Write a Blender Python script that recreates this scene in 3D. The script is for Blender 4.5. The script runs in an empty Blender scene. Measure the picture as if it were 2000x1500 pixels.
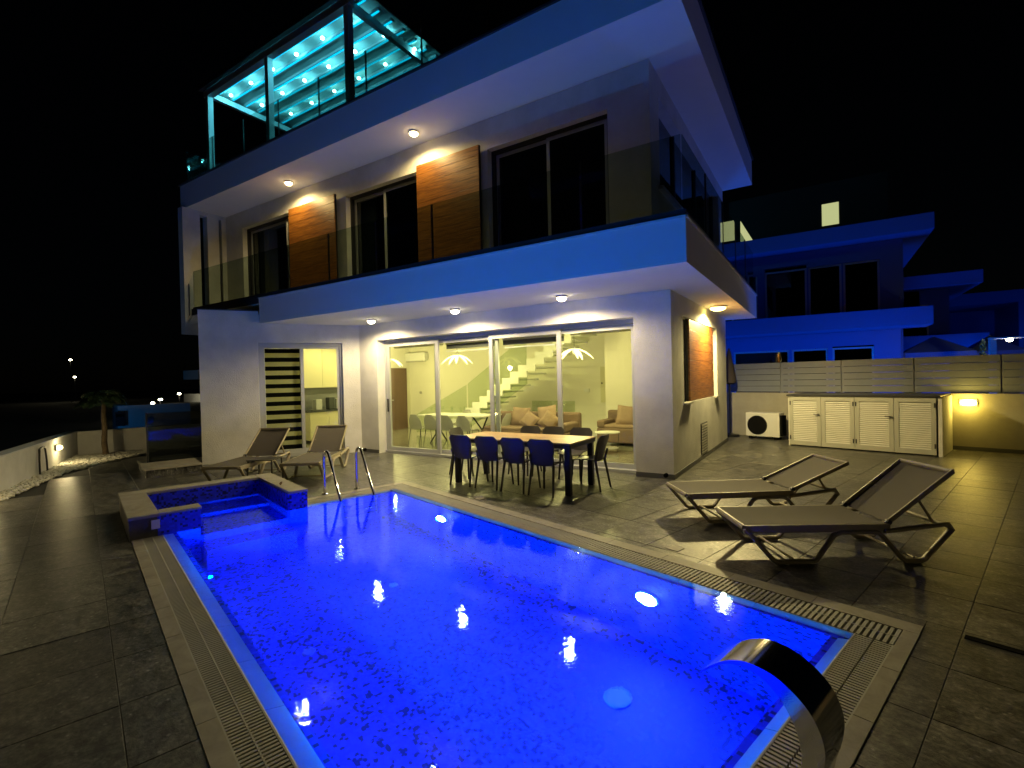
import bpy, math, random
from math import sin, cos, pi, radians
from mathutils import Vector, Matrix, noise
random.seed(7)
SC = bpy.context.scene
COL = SC.collection

# ------------------------------------------------------------------ camera
TH, TP = 0.568985, 0.843771
F_PX, PITCH, ROLL, CAM_H = 951.8962, -0.0104, -0.0236, 1.65
CAL = dict(th=0.569, tp=0.8438)
D = TP - TH                       # plot (pool) axes are turned by D against the house axes
cp, sp, cr, sr = cos(PITCH), sin(PITCH), cos(ROLL), sin(ROLL)
fwd = Vector((0, cp, sp)); r0 = Vector((1, 0, 0)); u0 = Vector((0, -sp, cp))
right = r0 * cr + u0 * sr; up = u0 * cr - r0 * sr
def to_house(v):
    c, s = cos(TH), sin(TH); return Vector((v.x * c - v.y * s, v.x * s + v.y * c, v.z))
R_, U_, B_ = to_house(right), to_house(up), -to_house(fwd)
cam = bpy.data.cameras.new('camera'); co = bpy.data.objects.new('camera', cam); COL.objects.link(co)
m = Matrix(((R_.x, U_.x, B_.x), (R_.y, U_.y, B_.y), (R_.z, U_.z, B_.z))).to_4x4(); m.translation = (0, 0, CAM_H)
co.matrix_world = m
cam.sensor_width = 36; cam.lens = F_PX / 2000 * 36; cam.clip_start = 0.02; cam.clip_end = 2000
SC.camera = co

# ------------------------------------------------------------------ night sky, moonlight, exposure
W = bpy.data.worlds.new('World'); SC.world = W; W.use_nodes = True
nt = W.node_tree; bg = nt.nodes['Background']
sky = nt.nodes.new('ShaderNodeTexSky'); sky.sky_type = 'NISHITA'; sky.sun_disc = False
sky.sun_elevation = radians(35); sky.sun_rotation = radians(200)
nt.links.new(sky.outputs[0], bg.inputs[0]); bg.inputs[1].default_value = 0.00012
sl = bpy.data.lights.new('moon', 'SUN'); sl.energy = 0.003; sl.angle = radians(0.5); sl.color = (0.8, 0.88, 1)
so = bpy.data.objects.new('moon', sl); COL.objects.link(so)
so.rotation_euler = (radians(55), 0, radians(200))
SC.view_settings.view_transform = 'Standard'; SC.view_settings.look = 'None'
SC.view_settings.exposure = 0; SC.view_settings.gamma = 1; SC.view_settings.use_curve_mapping = False
SC.render.engine = 'CYCLES'
cy = SC.cycles
cy.use_denoising = True; cy.max_bounces = 10; cy.diffuse_bounces = 4; cy.glossy_bounces = 4
cy.transmission_bounces = 8; cy.transparent_max_bounces = 24
cy.sample_clamp_indirect = 6.0; cy.blur_glossy = 0.5; cy.use_light_tree = True

# ------------------------------------------------------------------ materials
MAT = {}
def newmat(name):
    m = bpy.data.materials.new(name); m.use_nodes = True; MAT[name] = m
    n = m.node_tree.nodes; b = n['Principled BSDF']
    return m, n, m.node_tree.links, b
def simple(name, col, rough=0.5, metal=0.0, bump=0.0, scale=40, vary=0.0, spec=0.5, vscale=3):
    m, n, l, b = newmat(name)
    b.inputs['Base Color'].default_value = (*col, 1); b.inputs['Roughness'].default_value = rough
    b.inputs['Metallic'].default_value = metal; b.inputs['Specular IOR Level'].default_value = spec
    tc = n.new('ShaderNodeTexCoord')
    if vary:
        t = n.new('ShaderNodeTexNoise'); t.inputs['Scale'].default_value = vscale; t.inputs['Detail'].default_value = 8
        t.inputs['Roughness'].default_value = 0.65
        l.new(tc.outputs['Object'], t.inputs[0])
        r = n.new('ShaderNodeValToRGB'); e = r.color_ramp.elements
        e[0].position = 0.3; e[1].position = 0.7
        e[0].color = (*[c * (1 - vary) for c in col], 1); e[1].color = (*[min(1, c * (1 + vary)) for c in col], 1)
        l.new(t.outputs[0], r.inputs[0]); l.new(r.outputs[0], b.inputs['Base Color'])
    if bump:
        t2 = n.new('ShaderNodeTexNoise'); t2.inputs['Scale'].default_value = scale; t2.inputs['Detail'].default_value = 5
        l.new(tc.outputs['Object'], t2.inputs[0])
        bp = n.new('ShaderNodeBump'); bp.inputs['Strength'].default_value = bump; bp.inputs['Distance'].default_value = 0.01
        l.new(t2.outputs[0], bp.inputs['Height']); l.new(bp.outputs[0], b.inputs['Normal'])
    return m
def emit(name, col, strength):
    m, n, l, b = newmat(name); n.remove(b)
    e = n.new('ShaderNodeEmission'); e.inputs[0].default_value = (*col, 1); e.inputs[1].default_value = strength
    l.new(e.outputs[0], n['Material Output'].inputs[0]); return m
def glass(name, tint, f0=1.45, rough=0.0, extra=1.0):
    m, n, l, b = newmat(name); n.remove(b)
    tr = n.new('ShaderNodeBsdfTransparent'); tr.inputs[0].default_value = (*tint, 1)
    gl = n.new('ShaderNodeBsdfGlossy'); gl.inputs['Roughness'].default_value = rough
    gl.inputs[0].default_value = (0.95, 1, 0.98, 1)
    fr = n.new('ShaderNodeFresnel'); fr.inputs[0].default_value = f0
    mx = n.new('ShaderNodeMixShader')
    ml = n.new('ShaderNodeMath'); ml.operation = 'MULTIPLY'; ml.inputs[1].default_value = extra
    geo = n.new('ShaderNodeNewGeometry'); inv = n.new('ShaderNodeMath'); inv.operation = 'SUBTRACT'; inv.inputs[0].default_value = extra
    mb_ = n.new('ShaderNodeMath'); mb_.operation = 'MULTIPLY'; mb_.inputs[1].default_value = extra
    l.new(geo.outputs['Backfacing'], mb_.inputs[0]); l.new(mb_.outputs[0], inv.inputs[1]); l.new(inv.outputs[0], ml.inputs[1])
    l.new(fr.outputs[0], ml.inputs[0])
    l.new(ml.outputs[0], mx.inputs[0]); l.new(tr.outputs[0], mx.inputs[1]); l.new(gl.outputs[0], mx.inputs[2])
    l.new(mx.outputs[0], n['Material Output'].inputs[0]); return m

simple('stucco', (0.64, 0.63, 0.60), 0.9, bump=0.8, scale=60, vary=0.16, spec=0.2, vscale=1.3)
simple('ceiling', (0.74, 0.74, 0.74), 0.9, bump=0.05, scale=60, spec=0.2, vary=0.02)
simple('room_wall', (0.72, 0.70, 0.60), 0.85, vary=0.02)
simple('skirting', (0.10, 0.10, 0.10), 0.5)
simple('coping_dark', (0.035, 0.035, 0.04), 0.4)
simple('aluminium', (0.40, 0.41, 0.42), 0.45, metal=0.15)
simple('dark_metal', (0.03, 0.03, 0.035), 0.4, metal=0.5)
simple('inlet_grey', (0.12, 0.16, 0.5), 0.6)
simple('black', (0.006, 0.006, 0.006), 1.0, spec=0.05)
simple('white_plastic', (0.7, 0.7, 0.68), 0.4, bump=0.02)
simple('white_paint', (0.42, 0.42, 0.38), 0.45, bump=0.08, scale=120, vary=0.04)
simple('slat_lit_paint', (0.82, 0.82, 0.78), 0.35)  # lighter than the door frame to imitate light caught by the tilted slats
simple('neighbour_wall', (0.10, 0.15, 0.34), 0.9)  # blue of the neighbours' pool light partly put into the base colour
simple('render_cream', (0.36, 0.34, 0.28), 0.9, bump=0.3, scale=80, vary=0.1)
simple('fence_paint', (0.20, 0.22, 0.26), 0.4, bump=0.1, scale=60, vary=0.06)
simple('steel', (0.62, 0.62, 0.64), 0.08, metal=1.0)
simple('brushed_steel', (0.72, 0.72, 0.72), 0.09, metal=1.0, bump=0.02, scale=200)
simple('lounger_frame', (0.32, 0.275, 0.18), 0.45, bump=0.05, vary=0.06)
simple('chair_resin', (0.05, 0.046, 0.04), 0.4, bump=0.08, scale=150)
simple('soil', (0.03, 0.03, 0.028), 1.0, bump=1, scale=3, vary=0.4, vscale=0.6)
simple('trough', (0.03, 0.03, 0.03), 0.8)
simple('dark_stone', (0.11, 0.10, 0.08), 0.7, bump=0.3, scale=30, vary=0.3, vscale=8)
simple('grate', (0.42, 0.41, 0.36), 0.6, vary=0.08)
simple('sofa', (0.17, 0.115, 0.08), 0.95, bump=0.4, scale=200)
simple('cushion', (0.27, 0.19, 0.13), 0.95, bump=0.4, scale=150, vary=0.1)
simple('stair_white', (0.72, 0.74, 0.66), 0.5)
simple('inner_chair', (0.30, 0.30, 0.25), 0.5)
simple('table_top_white', (0.7, 0.7, 0.62), 0.25)
simple('cabinet_cream', (0.62, 0.58, 0.38), 0.35)
simple('splash', (0.22, 0.23, 0.24), 0.3)
simple('appliance', (0.05, 0.055, 0.06), 0.2)
simple('palm_trunk', (0.14, 0.10, 0.06), 0.95, bump=1.0, scale=25, vary=0.4, vscale=12)
simple('palm_leaf', (0.04, 0.08, 0.035), 0.5, vary=0.4)
simple('pebble', (0.62, 0.60, 0.52), 0.8, vary=0.25, vscale=30)
simple('asphalt', (0.05, 0.05, 0.05), 0.9, vary=0.2)
simple('canopy_fabric', (0.27, 0.33, 0.32), 0.85, bump=0.1, scale=15)
simple('rubber', (0.012, 0.012, 0.012), 0.5)
simple('fabric_dark', (0.05, 0.04, 0.045), 0.95, bump=0.5, scale=60)
simple('curtain', (0.12, 0.12, 0.12), 0.95)
simple('sheer_curtain', (0.5, 0.5, 0.48), 0.95)
simple('blind', (0.62, 0.60, 0.40), 0.9)
MAT['blind'].node_tree.nodes['Principled BSDF'].inputs['Transmission Weight'].default_value = 0.0
simple('far_wall', (0.55, 0.56, 0.58), 0.9, vary=0.05)
simple('door_wood', (0.12, 0.07, 0.04), 0.5)
simple('dark_brown', (0.12, 0.06, 0.03), 0.8)
simple('mailbox', (0.06, 0.015, 0.015), 0.5)
glass('clear_glass', (0.93, 0.96, 0.92), 1.45)
glass('rail_glass', (0.70, 0.78, 0.75), 1.5)
glass('stair_glass', (0.84, 0.89, 0.79), 1.5)
glass('dark_glass', (0.35, 0.40, 0.42), 1.55)
emit('lamp_warm', (1.0, 0.72, 0.32), 26)
emit('lamp_warm_white', (1.0, 0.84, 0.55), 30)
emit('lamp_side', (1.0, 0.72, 0.15), 26)
emit('lamp_cyan', (0.25, 1.0, 1.0), 34)
emit('led_cyan', (0.0, 0.50, 0.80), 1.6)
emit('lamp_pool', (0.40, 0.90, 1.0), 70)
emit('pendant_glow', (1.0, 0.80, 0.35), 4)
emit('street_glow', (1.0, 0.92, 0.6), 40)
emit('lit_room', (0.62, 0.66, 0.30), 0.8)
emit('glow_blue', (0.02, 0.2, 1.0), 10)

def translucent():
    m, n, l, b = newmat('translucent_fabric'); n.remove(b)
    d = n.new('ShaderNodeBsdfDiffuse'); d.inputs[0].default_value = (0.6, 0.58, 0.4, 1); t = n.new('ShaderNodeBsdfTranslucent'); t.inputs[0].default_value = (0.6, 0.58, 0.36, 1)
    x = n.new('ShaderNodeMixShader'); x.inputs[0].default_value = 0.5
    l.new(d.outputs[0], x.inputs[1]); l.new(t.outputs[0], x.inputs[2]); l.new(x.outputs[0], n['Material Output'].inputs[0])
translucent()

def tile_material():
    m, n, l, b = newmat('patio_tile')
    tc = n.new('ShaderNodeTexCoord'); oi = n.new('ShaderNodeObjectInfo')
    ml = n.new('ShaderNodeVectorMath'); ml.operation = 'ADD'
    cb = n.new('ShaderNodeCombineXYZ'); mm = n.new('ShaderNodeMath'); mm.operation = 'MULTIPLY'; mm.inputs[1].default_value = 57
    l.new(oi.outputs['Random'], mm.inputs[0]); l.new(mm.outputs[0], cb.inputs[0]); l.new(mm.outputs[0], cb.inputs[1])
    l.new(tc.outputs['Object'], ml.inputs[0]); l.new(cb.outputs[0], ml.inputs[1])
    mp = n.new('ShaderNodeMapping'); mp.inputs['Scale'].default_value = (3.2, 4.0, 1)
    l.new(ml.outputs[0], mp.inputs[0])
    t = n.new('ShaderNodeTexNoise'); t.inputs['Scale'].default_value = 2.0; t.inputs['Detail'].default_value = 9
    t.inputs['Roughness'].default_value = 0.8; t.inputs['Distortion'].default_value = 0.15
    l.new(mp.outputs[0], t.inputs[0])
    r = n.new('ShaderNodeValToRGB'); e = r.color_ramp.elements
    e[0].position = 0.40; e[0].color = (0.016, 0.016, 0.015, 1); e[1].position = 0.68; e[1].color = (0.20, 0.195, 0.175, 1)
    l.new(t.outputs[0], r.inputs[0])
    v = n.new('ShaderNodeTexVoronoi'); v.inputs['Scale'].default_value = 5; l.new(mp.outputs[0], v.inputs[0])
    r2 = n.new('ShaderNodeValToRGB'); e = r2.color_ramp.elements
    e[0].position = 0.06; e[0].color = (1, 1, 1, 1); e[1].position = 0.26; e[1].color = (0, 0, 0, 1)
    l.new(v.outputs['Distance'], r2.inputs[0])
    mx = n.new('ShaderNodeMixRGB'); mx.blend_type = 'ADD'
    g = n.new('ShaderNodeMath'); g.operation = 'MULTIPLY'; g.inputs[1].default_value = 0.16; l.new(r2.outputs[0], g.inputs[0])
    l.new(g.outputs[0], mx.inputs[0]); l.new(r.outputs[0], mx.inputs[1]); l.new(r2.outputs[0], mx.inputs[2])
    fg = n.new('ShaderNodeTexNoise'); fg.inputs['Scale'].default_value = 38; fg.inputs['Detail'].default_value = 4; l.new(ml.outputs[0], fg.inputs[0])
    fr_ = n.new('ShaderNodeMapRange'); fr_.inputs[1].default_value = 0.3; fr_.inputs[2].default_value = 0.7; fr_.inputs[3].default_value = 0.45; fr_.inputs[4].default_value = 1.6; l.new(fg.outputs[0], fr_.inputs[0])
    m2 = n.new('ShaderNodeVectorMath'); m2.operation = 'SCALE'; l.new(mx.outputs[0], m2.inputs[0]); l.new(fr_.outputs[0], m2.inputs['Scale'])
    hs = n.new('ShaderNodeHueSaturation'); vm = n.new('ShaderNodeMapRange')
    vm.inputs[3].default_value = 0.72; vm.inputs[4].default_value = 1.2
    l.new(oi.outputs['Random'], vm.inputs[0]); l.new(vm.outputs[0], hs.inputs['Value']); l.new(m2.outputs[0], hs.inputs['Color'])
    l.new(hs.outputs[0], b.inputs['Base Color'])
    rr = n.new('ShaderNodeMapRange'); rr.inputs[3].default_value = 0.2; rr.inputs[4].default_value = 0.5
    l.new(t.outputs[0], rr.inputs[0]); l.new(rr.outputs[0], b.inputs['Roughness'])
    bp = n.new('ShaderNodeBump'); bp.inputs['Strength'].default_value = 0.5; bp.inputs['Distance'].default_value = 0.012
    l.new(t.outputs[0], bp.inputs['Height']); l.new(bp.outputs[0], b.inputs['Normal'])
tile_material()

def stone_material(name, c0, c1, sc):
    m, n, l, b = newmat(name)
    tc = n.new('ShaderNodeTexCoord')
    t = n.new('ShaderNodeTexNoise'); t.inputs['Scale'].default_value = sc; t.inputs['Detail'].default_value = 9
    t.inputs['Roughness'].default_value = 0.7; t.inputs['Distortion'].default_value = 0.8
    l.new(tc.outputs['Object'], t.inputs[0])
    r = n.new('ShaderNodeValToRGB'); e = r.color_ramp.elements
    e[0].position = 0.3; e[0].color = (*c0, 1); e[1].position = 0.7; e[1].color = (*c1, 1)
    l.new(t.outputs[0], r.inputs[0]); l.new(r.outputs[0], b.inputs['Base Color'])
    b.inputs['Roughness'].default_value = 0.55
    bp = n.new('ShaderNodeBump'); bp.inputs['Strength'].default_value = 0.3; bp.inputs['Distance'].default_value = 0.006
    l.new(t.outputs[0], bp.inputs['Height']); l.new(bp.outputs[0], b.inputs['Normal'])
stone_material('travertine', (0.24, 0.22, 0.17), (0.40, 0.37, 0.30), 5)
stone_material('edge_tile', (0.45, 0.46, 0.45), (0.56, 0.57, 0.55), 4)
stone_material('floor_inside', (0.18, 0.175, 0.14), (0.27, 0.26, 0.2), 3)
MAT['floor_inside'].node_tree.nodes['Principled BSDF'].inputs['Roughness'].default_value = 0.12

def mosaic():
    m, n, l, b = newmat('mosaic')
    tc = n.new('ShaderNodeTexCoord')
    sn = n.new('ShaderNodeVectorMath'); sn.operation = 'SCALE'; sn.inputs['Scale'].default_value = 1 / 0.025
    l.new(tc.outputs['Object'], sn.inputs[0])
    ad = n.new('ShaderNodeVectorMath'); ad.operation = 'ADD'; ad.inputs[1].default_value = (0.31, 0.37, 0.23)
    l.new(sn.outputs[0], ad.inputs[0])
    fl = n.new('ShaderNodeVectorMath'); fl.operation = 'FLOOR'; l.new(ad.outputs[0], fl.inputs[0])
    wn = n.new('ShaderNodeTexWhiteNoise'); wn.noise_dimensions = '3D'; l.new(fl.outputs[0], wn.inputs[0])
    r = n.new('ShaderNodeValToRGB'); r.color_ramp.interpolation = 'CONSTANT'; e = r.color_ramp.elements
    e[0].position = 0; e[0].color = (0.0, 0.002, 0.12, 1); e[1].position = 0.22; e[1].color = (0.01, 0.020, 0.50, 1)
    a = e.new(0.42); a.color = (0.012, 0.025, 0.56, 1); a = e.new(0.72); a.color = (0.014, 0.036, 0.66, 1)
    l.new(wn.outputs['Value'], r.inputs[0])
    # grout
    fr = n.new('ShaderNodeVectorMath'); fr.operation = 'FRACTION'; l.new(ad.outputs[0], fr.inputs[0])
    l.new(r.outputs[0], b.inputs['Base Color'])
    b.inputs['Roughness'].default_value = 0.6
mosaic()

def planks(name, c0, c1):
    m, n, l, b = newmat(name)
    tc = n.new('ShaderNodeTexCoord'); oi = n.new('ShaderNodeObjectInfo')
    mp = n.new('ShaderNodeMapping'); mp.inputs['Scale'].default_value = (1.1, 1.1, 22)
    cb = n.new('ShaderNodeCombineXYZ'); mm = n.new('ShaderNodeMath'); mm.operation = 'MULTIPLY'; mm.inputs[1].default_value = 31
    l.new(oi.outputs['Random'], mm.inputs[0]); l.new(mm.outputs[0], cb.inputs[0]); l.new(mm.outputs[0], cb.inputs[2])
    l.new(tc.outputs['Object'], mp.inputs[0]); l.new(cb.outputs[0], mp.inputs['Location'])
    t = n.new('ShaderNodeTexNoise'); t.inputs['Scale'].default_value = 2.5; t.inputs['Detail'].default_value = 7; t.inputs['Roughness'].default_value = 0.6
    t.inputs['Distortion'].default_value = 0.4
    l.new(mp.outputs[0], t.inputs[0])
    r = n.new('ShaderNodeValToRGB'); e = r.color_ramp.elements
    e[0].position = 0.35; e[0].color = (*c0, 1); e[1].position = 0.66; e[1].color = (*c1, 1)
    l.new(t.outputs[0], r.inputs[0]); l.new(r.outputs[0], b.inputs['Base Color'])
    b.inputs['Roughness'].default_value = 0.45
    bp = n.new('ShaderNodeBump'); bp.inputs['Strength'].default_value = 0.2; bp.inputs['Distance'].default_value = 0.004
    l.new(t.outputs[0], bp.inputs['Height']); l.new(bp.outputs[0], b.inputs['Normal'])
planks('wood_panel', (0.13, 0.042, 0.007), (0.36, 0.14, 0.02))
planks('table_wood', (0.34, 0.21, 0.10), (0.50, 0.34, 0.18))

def sling():
    m, n, l, b = newmat('sling')
    b.inputs['Base Color'].default_value = (0.13, 0.115, 0.09, 1); b.inputs['Roughness'].default_value = 0.8
    tc = n.new('ShaderNodeTexCoord')
    w = n.new('ShaderNodeTexWave'); w.inputs['Scale'].default_value = 60; l.new(tc.outputs['Object'], w.inputs[0])
    r = n.new('ShaderNodeValToRGB'); e = r.color_ramp.elements
    e[0].color = (0.07, 0.060, 0.045, 1); e[1].color = (0.115, 0.10, 0.078, 1)
    l.new(w.outputs[0], r.inputs[0]); l.new(r.outputs[0], b.inputs['Base Color'])
    bp = n.new('ShaderNodeBump'); bp.inputs['Strength'].default_value = 0.3; bp.inputs['Distance'].default_value = 0.002
    l.new(w.outputs[0], bp.inputs['Height']); l.new(bp.outputs[0], b.inputs['Normal'])
sling()

def water_mat():
    m, n, l, b = newmat('water'); n.remove(b)
    rf = n.new('ShaderNodeBsdfRefraction'); rf.inputs['IOR'].default_value = 1.33; rf.inputs['Roughness'].default_value = 0.0
    rf.inputs[0].default_value = (0.95, 0.98, 1, 1)
    gy = n.new('ShaderNodeBsdfGlossy'); gy.inputs['Roughness'].default_value = 0.0; gy.inputs[0].default_value = (0.42, 0.66, 1, 1)
    fr = n.new('ShaderNodeFresnel'); fr.inputs[0].default_value = 1.33
    mx = n.new('ShaderNodeMixShader'); l.new(fr.outputs[0], mx.inputs[0]); l.new(rf.outputs[0], mx.inputs[1]); l.new(gy.outputs[0], mx.inputs[2])
    tc = n.new('ShaderNodeTexCoord')
    t = n.new('ShaderNodeTexNoise'); t.inputs['Scale'].default_value = 9; t.inputs['Detail'].default_value = 3
    l.new(tc.outputs['Object'], t.inputs[0])
    t2 = n.new('ShaderNodeTexNoise'); t2.inputs['Scale'].default_value = 45; t2.inputs['Detail'].default_value = 2
    l.new(tc.outputs['Object'], t2.inputs[0])
    ad = n.new('ShaderNodeMath'); ad.operation = 'MULTIPLY_ADD'; ad.inputs[1].default_value = 0.22
    l.new(t2.outputs[0], ad.inputs[0]); l.new(t.outputs[0], ad.inputs[2])
    bp = n.new('ShaderNodeBump'); bp.inputs['Strength'].default_value = 0.10; bp.inputs['Distance'].default_value = 0.012
    l.new(ad.outputs[0], bp.inputs['Height'])
    for q in (rf, gy, fr): l.new(bp.outputs[0], q.inputs['Normal'])
    l.new(mx.outputs[0], n['Material Output'].inputs[0])
water_mat()

# ------------------------------------------------------------------ mesh builders
class MB:
    def __init__(s): s.v = []; s.f = []; s.smooth = False
    def box(s, x0, x1, y0, y1, z0, z1):
        i = len(s.v)
        s.v += [(x0, y0, z0), (x1, y0, z0), (x1, y1, z0), (x0, y1, z0), (x0, y0, z1), (x1, y0, z1), (x1, y1, z1), (x0, y1, z1)]
        s.f += [(i, i+3, i+2, i+1), (i+4, i+5, i+6, i+7), (i, i+1, i+5, i+4), (i+1, i+2, i+6, i+5), (i+2, i+3, i+7, i+6), (i+3, i, i+4, i+7)]
        return s
    def prism(s, poly, z0, z1):           # poly: ccw list of (x,y)
        i = len(s.v); n = len(poly)
        s.v += [(x, y, z0) for x, y in poly] + [(x, y, z1) for x, y in poly]
        s.f += [tuple(range(i + n - 1, i - 1, -1)), tuple(range(i + n, i + 2 * n))]
        s.f += [(i + k, i + (k + 1) % n, i + n + (k + 1) % n, i + n + k) for k in range(n)]
        return s
    def quad(s, a, b, c, d):
        i = len(s.v); s.v += [tuple(a), tuple(b), tuple(c), tuple(d)]; s.f.append((i, i+1, i+2, i+3)); return s
    def sweep(s, path, r, n=8, ry=None, cap=True, up=(0, 0, 1), taper=None):
        P = [Vector(p) for p in path]; i0 = len(s.v); ry = r if ry is None else ry
        for k, p in enumerate(P):
            a = (P[k] - P[k-1]).normalized() if k else None; b = (P[k+1] - P[k]).normalized() if k < len(P) - 1 else None
            t = (a + b).normalized() if a is not None and b is not None else (a if b is None else b)
            sc = 1.0
            if a is not None and b is not None:
                d = max(0.35, t.dot(a)); sc = 1 / d
            upv = Vector(up)
            if abs(t.dot(upv)) > 0.98: upv = Vector((1, 0, 0)) if abs(t.x) < .9 else Vector((0, 1, 0))
            x = t.cross(upv).normalized(); y = x.cross(t).normalized()
            tp = taper[k] if taper else 1
            for j in range(n):
                an = 2 * pi * (j + 0.5) / n; f = 1 / cos(pi / n) if n == 4 else 1
                q = p + x * (cos(an) * r * f * tp) + y * (sin(an) * ry * f * sc * tp)
                s.v.append(tuple(q))
        for k in range(len(P) - 1):
            for j in range(n):
                a = i0 + k * n + j; b = i0 + k * n + (j + 1) % n
                s.f.append((a, b, b + n, a + n))
        if cap:
            s.f.append(tuple(i0 + j for j in reversed(range(n)))); s.f.append(tuple(i0 + (len(P) - 1) * n + j for j in range(n)))
        return s
    def lathe(s, prof, n=20, c=(0, 0, 0), axis='z'):
        i0 = len(s.v)
        for (r, z) in prof:
            for j in range(n):
                a = 2 * pi * j / n
                p = (r * cos(a), r * sin(a), z)
                if axis == 'y': p = (r * cos(a), z, r * sin(a))
                if axis == 'x': p = (z, r * cos(a), r * sin(a))
                s.v.append((p[0] + c[0], p[1] + c[1], p[2] + c[2]))
        for k in range(len(prof) - 1):
            for j in range(n):
                a = i0 + k * n + j; b = i0 + k * n + (j + 1) % n
                s.f.append((a, b, b + n, a + n))
        s.f.append(tuple(i0 + j for j in reversed(range(n)))); s.f.append(tuple(i0 + (len(prof) - 1) * n + j for j in range(n)))
        return s
    def mesh(s, name, mat, smooth=False, bevel=0):
        me = bpy.data.meshes.new(name); me.from_pydata(s.v, [], s.f); me.materials.append(MAT[mat])
        if smooth:
            me.polygons.foreach_set('use_smooth', [True] * len(me.polygons))
            try: me.set_sharp_from_angle(angle=radians(40))
            except Exception: pass
        me.update(); return me
    def build(s, name, mat, parent=None, smooth=False, bevel=0, loc=None, rotz=0, **props):
        o = bpy.data.objects.new(name, s.mesh(name, mat, smooth)); COL.objects.link(o)
        if parent is not None: o.parent = parent
        if loc: o.location = loc
        if rotz: o.rotation_euler.z = rotz
        if bevel:
            b = o.modifiers.new('bevel', 'BEVEL'); b.width = bevel; b.segments = 2; b.limit_method = 'ANGLE'
        for k, v in props.items(): o[k] = v
        return o
def box(name, mat, x0, x1, y0, y1, z0, z1, parent=None, bevel=0, **p):
    return MB().box(x0, x1, y0, y1, z0, z1).build(name, mat, parent, bevel=bevel, **p)
def thing(name, label, cat, loc=(0, 0, 0), rotz=0.0, group=None, kind=None):
    o = bpy.data.objects.new(name, None); COL.objects.link(o); o.location = loc; o.rotation_euler.z = rotz
    o.empty_display_size = 0.1
    if label: o['label'] = label
    if cat: o['category'] = cat
    if group: o['group'] = group
    if kind: o['kind'] = kind
    return o
def tag(o, label, cat, group=None):
    o['label'] = label; o['category'] = cat
    if group: o['group'] = group
    return o
def copy_tree(o, parent=None):
    c = o.copy(); COL.objects.link(c)
    if parent is not None: c.parent = parent
    for ch in list(o.children): copy_tree(ch, c)
    return c
def P2H(u, v, z=0.0):
    c, s = cos(D), sin(D); return Vector((u * c + v * s, -u * s + v * c, z))
def light(name, loc, power, col, radius=0.04, kind='POINT', parent=None, spot=None, rot=None, blend=0.3, size=None):
    l = bpy.data.lights.new(name, kind); l.energy = power; l.color = col
    if kind in ('POINT', 'SPOT'): l.shadow_soft_size = radius
    if kind == 'SPOT': l.spot_size = spot; l.spot_blend = blend
    if kind == 'AREA': l.shape = 'DISK'; l.size = size or 0.2
    o = bpy.data.objects.new(name, l); COL.objects.link(o); o.location = loc
    if rot: o.rotation_euler = rot
    if parent is not None: o.parent = parent
    return o

# ================================================================== GROUND AND PATIO
POOL_HOLE = (-8.36, -0.59, 0.36, 4.0)          # plot axes
def ring(x0, x1, y0, y1, X, Y, z):
    mb = MB()
    for a, b, c, d in ((-X, X, -Y, y0), (-X, X, y1, Y), (-X, x0, y0, y1), (x1, X, y0, y1)):
        mb.quad((a, c, z), (b, c, z), (b, d, z), (a, d, z))
    return mb
g = ring(*POOL_HOLE, 400, 400, -0.06).build('ground', 'soil', rotz=-D, kind='structure')

T = 0.57
patio = thing('patio', None, None, (0, 0, 0), -D, kind='structure')
# bed of the tiles
mb = MB()
x0, x1, y0, y1 = POOL_HOLE
for a, b, c, d in ((-16, 6, -0.9, y0), (-16, 6, y1, 13.4), (-16, x0, y0, y1), (x1, 6, y0, y1), (-9.9, 6, -4, -0.9)):
    mb.quad((a, c, -0.022), (b, c, -0.022), (b, d, -0.022), (a, d, -0.022))
mb.build('joint_mortar', 'trough', patio)
def footprint_house(h):      # wholly under the house floor
    return (-12.4 < h.x < -2.3 and 8.2 < h.y < 12.8)
def minus(r, h):             # rect r minus rect h, axis aligned
    a0, a1, b0, b1 = r; c0, c1, d0, d1 = h
    if c0 >= a1 or c1 <= a0 or d0 >= b1 or d1 <= b0: return [r]
    out = []
    if a0 < c0: out.append((a0, c0, b0, b1)); a0 = c0
    if a1 > c1: out.append((c1, a1, b0, b1)); a1 = c1
    if b0 < d0: out.append((a0, a1, b0, d0))
    if b1 > d1: out.append((a0, a1, d1, b1))
    return out
holes = [(-8.36, -6.66, 0.36, 2.25), (-7.2, -0.59, 0.385, 4.0)]
cells = []
ou, ov = -0.415, 4.0 + 0.11
i0, i1 = -28, 12; j0, j1 = -15, 17
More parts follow.
